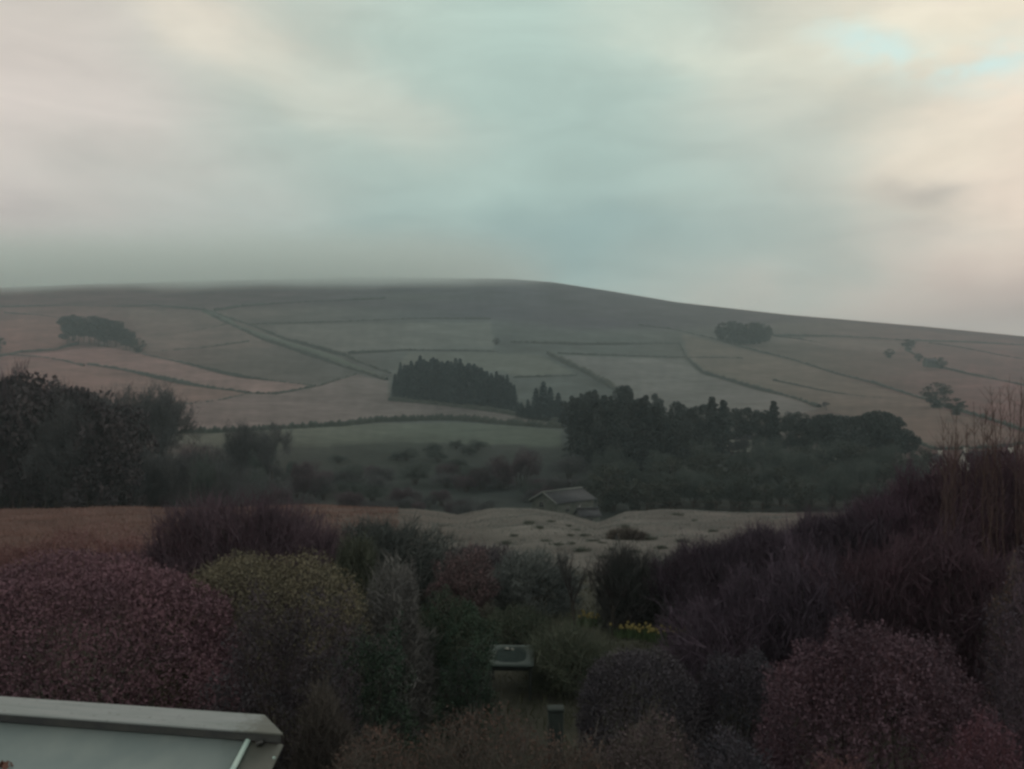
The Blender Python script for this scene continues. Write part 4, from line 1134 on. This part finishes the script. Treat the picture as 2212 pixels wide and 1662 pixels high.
# blue-green post near the bottom
post_m = surf_mat('faded_teal_paint', (.010, .018, .018), (.018, .030, .028), 4, .95, .3)
Yp = 11.6; xp = (1200-CU)/F*Yp
pr = empty('garden_post', (xp, Yp, float(zn(xp, Yp))), 'faded blue-green post with flat cap standing in front of the table', 'post')
zt2 = (CV-1528)/F*Yp-pr.location.z
bevel_box('shaft', (-.10, .10, -.09, .09, -.1, zt2-.04), post_m, pr, .012)
bevel_box('cap', (-.108, .108, -.098, .098, zt2-.04, zt2), post_m, pr, .01)
cane_m = surf_mat('pale_cane', (.11, .12, .11), (.17, .17, .15), 6, .7, .1)
for u, v0, v1, Y, lab in [(1172, 1388, 1345, 22.5, 'pale cane leaning behind the table')]:
    x = (u-CU)/F*Y; r = empty('garden_cane', (x, Y, float(zn(x, Y))), lab, 'cane')
    zt_ = (CV-min(v0, v1))/F*Y-r.location.z
    V, Fq = segs([[0, 0, 0]], [[-.12 if u < 900 else .5, 0, zt_]], .009, .008, 6); link('rod', mesh_np('rod', V, Fq, cane_m), r)

# ------------------------------------------------------------------ conservatory roof at the lower left
pan_m = surf_mat('pale_roof_panel', (.19, .25, .26), (.235, .295, .30), 1.6, .5, .08, 60)
pan2_m = surf_mat('grey_end_panel', (.085, .10, .092), (.115, .125, .115), 2, .55, .08, 60)
bar_m = surf_mat('white_glazing_bar', (.34, .50, .48), (.42, .56, .54), 6, .45, .05)
shadow_clip_m = surf_mat('black_shadow_line_and_clip', (.02, .025, .03), (.04, .045, .045), 4, .6, 0)
# ridge metal: brushed streaks, and a dirty lichen stain of its own near the mitred end
cap_m = bpy.data.materials.new('weathered_ridge_metal'); cap_m.use_nodes = True
kn = cap_m.node_tree; E = NX(kn); kb = kn.nodes['Principled BSDF']
kt = kn.nodes.new('ShaderNodeTexCoord'); km = kn.nodes.new('ShaderNodeMapping'); km.inputs['Scale'].default_value = (.5, 6, 3); kn.links.new(kt.outputs['Object'], km.inputs[0])
kc = E.mixc(E.ramp(E.noise(km.outputs[0], 2.2, 6, .6), .3, .7), (.165, .20, .205), (.225, .255, .27))
ks = kn.nodes.new('ShaderNodeSeparateXYZ'); kn.links.new(kt.outputs['Object'], ks.inputs[0])
stn = E.m('MULTIPLY_ADD', E.noise(kt.outputs['Object'], 9, 4, .6), .9, E.m('MULTIPLY', ks.outputs[0], 1.1))
kc = E.mixc(E.m('MULTIPLY', E.ramp(stn, -.22, .20), .75), kc, (.062, .066, .052))
stn2 = E.noise(kt.outputs['Object'], 14, 3, .6)
kc = E.mixc(E.m('MULTIPLY', E.ramp(stn2, .60, .72), .5), kc, (.07, .075, .065))
kn.links.new(kc, kb.inputs['Base Color']); kb.inputs['Roughness'].default_value = .6
kbp = kn.nodes.new('ShaderNodeBump'); kbp.inputs['Strength'].default_value = .25; kbp.inputs['Distance'].default_value = .004
kn.links.new(E.noise(km.outputs[0], 18, 4, .6), kbp.inputs['Height']); kn.links.new(kbp.outputs[0], kb.inputs['Normal'])
A1 = Vector((-2.143, 8.31, -3.27)); rz = math.atan2(-.53, 2.96)
cons = empty('conservatory', (A1.x, A1.y, -7.0), 'pale conservatory roof with grey ridge capping and white glazing bar', 'conservatory', rz=rz)
H = 3.73; Lr = 6.5; Sl = 2.2; Hd = 1.1
# local axes: x along the ridge (0 = right tip, negative to the left), y away from the camera, z up from the ground
def slab(name, P, mat, th, parent=cons):
    P = [Vector(p) for p in P]; nrm = (P[1]-P[0]).cross(P[3]-P[0]).normalized()
    V = np.array([list(p) for p in P]+[list(p-nrm*th) for p in P])
    me = mesh_np(name, V, np.array([[0, 1, 2, 3], [7, 6, 5, 4], [0, 4, 5, 1], [1, 5, 6, 2], [2, 6, 7, 3], [3, 7, 4, 0]]), mat)
    return link(name, me, parent)
slab('roof_panel', [(-Lr, .03, H-.108), (-Lr, .03-Sl, H-.108-Hd), (-.37, .03-Sl, H-.108-Hd), (-.37, .03, H-.108)], pan_m, .03)
slab('end_panel', [(-.365, .03, H-.113), (-.365, .03-Sl, H-.113-Hd), (-.02, .03-Sl, H-.113-Hd), (-.02, .03, H-.113)], pan2_m, .03)
slab('back_panel', [(-.42, .38, H-.108), (-1.9, .38+Sl, H-.108-Hd), (-Lr, .38+Sl, H-.108-Hd), (-Lr, .38, H-.108)], pan_m, .03)
V, Fq = segs([[-.365, .02, H-.100]], [[-.365, .02-Sl, H-.100-Hd]], .026, .03, 8); link('glazing_bar', mesh_np('glazing_bar', V, Fq, bar_m), cons)
def prism(name, poly, z0, z1, mat, bev=.006):
    n = len(poly); V = np.array([[x, y, z0] for x, y in poly]+[[x, y, z1] for x, y in poly])
    me = bpy.data.meshes.new(name); me.from_pydata(V.tolist(), [], [tuple(range(n))[::-1], tuple(range(n, 2*n))]+[(i, (i+1) % n, n+(i+1) % n, n+i) for i in range(n)])
    me.materials.append(mat); o = link(name, me, cons); b = o.modifiers.new('bevel', 'BEVEL'); b.width = bev; b.segments = 2; return o
prism('ridge_cap', [(-Lr, 0), (0, 0), (-.388, .418), (-Lr, .418)], H-.022, H, cap_m)
prism('shadow_strip', [(-Lr, .016), (-.03, .016), (-.40, .40), (-Lr, .40)], H-.10, H-.024, shadow_clip_m, .004)  # black strip that paints in the shadow line under the ridge cap
V, Fq = segs([[-.26, -.01, H-.108]], [[-.19, -.01, H-.085]], .022, .018, 8); link('clip', mesh_np('clip', V, Fq, shadow_clip_m), cons)
V, Fq = segs([[-.02, -.17, H-.16]], [[.0, -.17, H-.155]], .013, .010, 8); link('screw_cap', mesh_np('screw_cap', V, Fq, bar_m), cons)
# dead leaf caught on the panel at the frame corner
lf = foliage_mat('dead_leaf', (.09, .045, .03), (.12, .06, .045), 5)
q = np.random.default_rng(4); Yl = 8.35
lx, ly, lz = (12-CU)/F*Yl, Yl, None
Lp = Vector((lx-A1.x, ly-A1.y, 0)); Lp.rotate(__import__('mathutils').Euler((0, 0, -rz)))
lz = H-.108-(.03-Lp.y)*Hd/Sl
V, Fq = leaves(np.array([[0, 0, .02], [.05, .02, .02], [-.05, 0, .02], [.02, -.04, .02], [.0, .04, .02]]), .09, q, .1, .7)
wl = cons.matrix_world
dl = link('dead_leaves', mesh_np('dead_leaves', V, Fq, lf), loc=(lx, ly, -7+lz)); tag(dl, 'small clump of reddish dead leaves lying on the pale roof panel', 'leaves', kind='stuff')
brick_m = surf_mat('dark_rendered_wall', (.03, .032, .03), (.05, .05, .045), 3, .9, .2)
prism('wall', [(-Lr, -Sl+.1), (-.12, -Sl+.1), (-.12, .0), (-.55, .3), (-2.05, Sl+.3), (-Lr, Sl+.3), (-Lr, Sl+.2), (-2.15, Sl+.2), (-.65, .25), (-.22, -.05), (-.22, -Sl+.2), (-Lr, -Sl+.2)], 0, H-.2-Hd, brick_m)
me = bpy.data.meshes.new('end_wall'); me.from_pydata([(-.16, -Sl+.16, H-.21-Hd), (-.16, -.02, H-.21-Hd), (-.16, -.02, H-.16)], [], [(0, 1, 2)]); me.materials.append(brick_m); link('end_wall', me, cons)
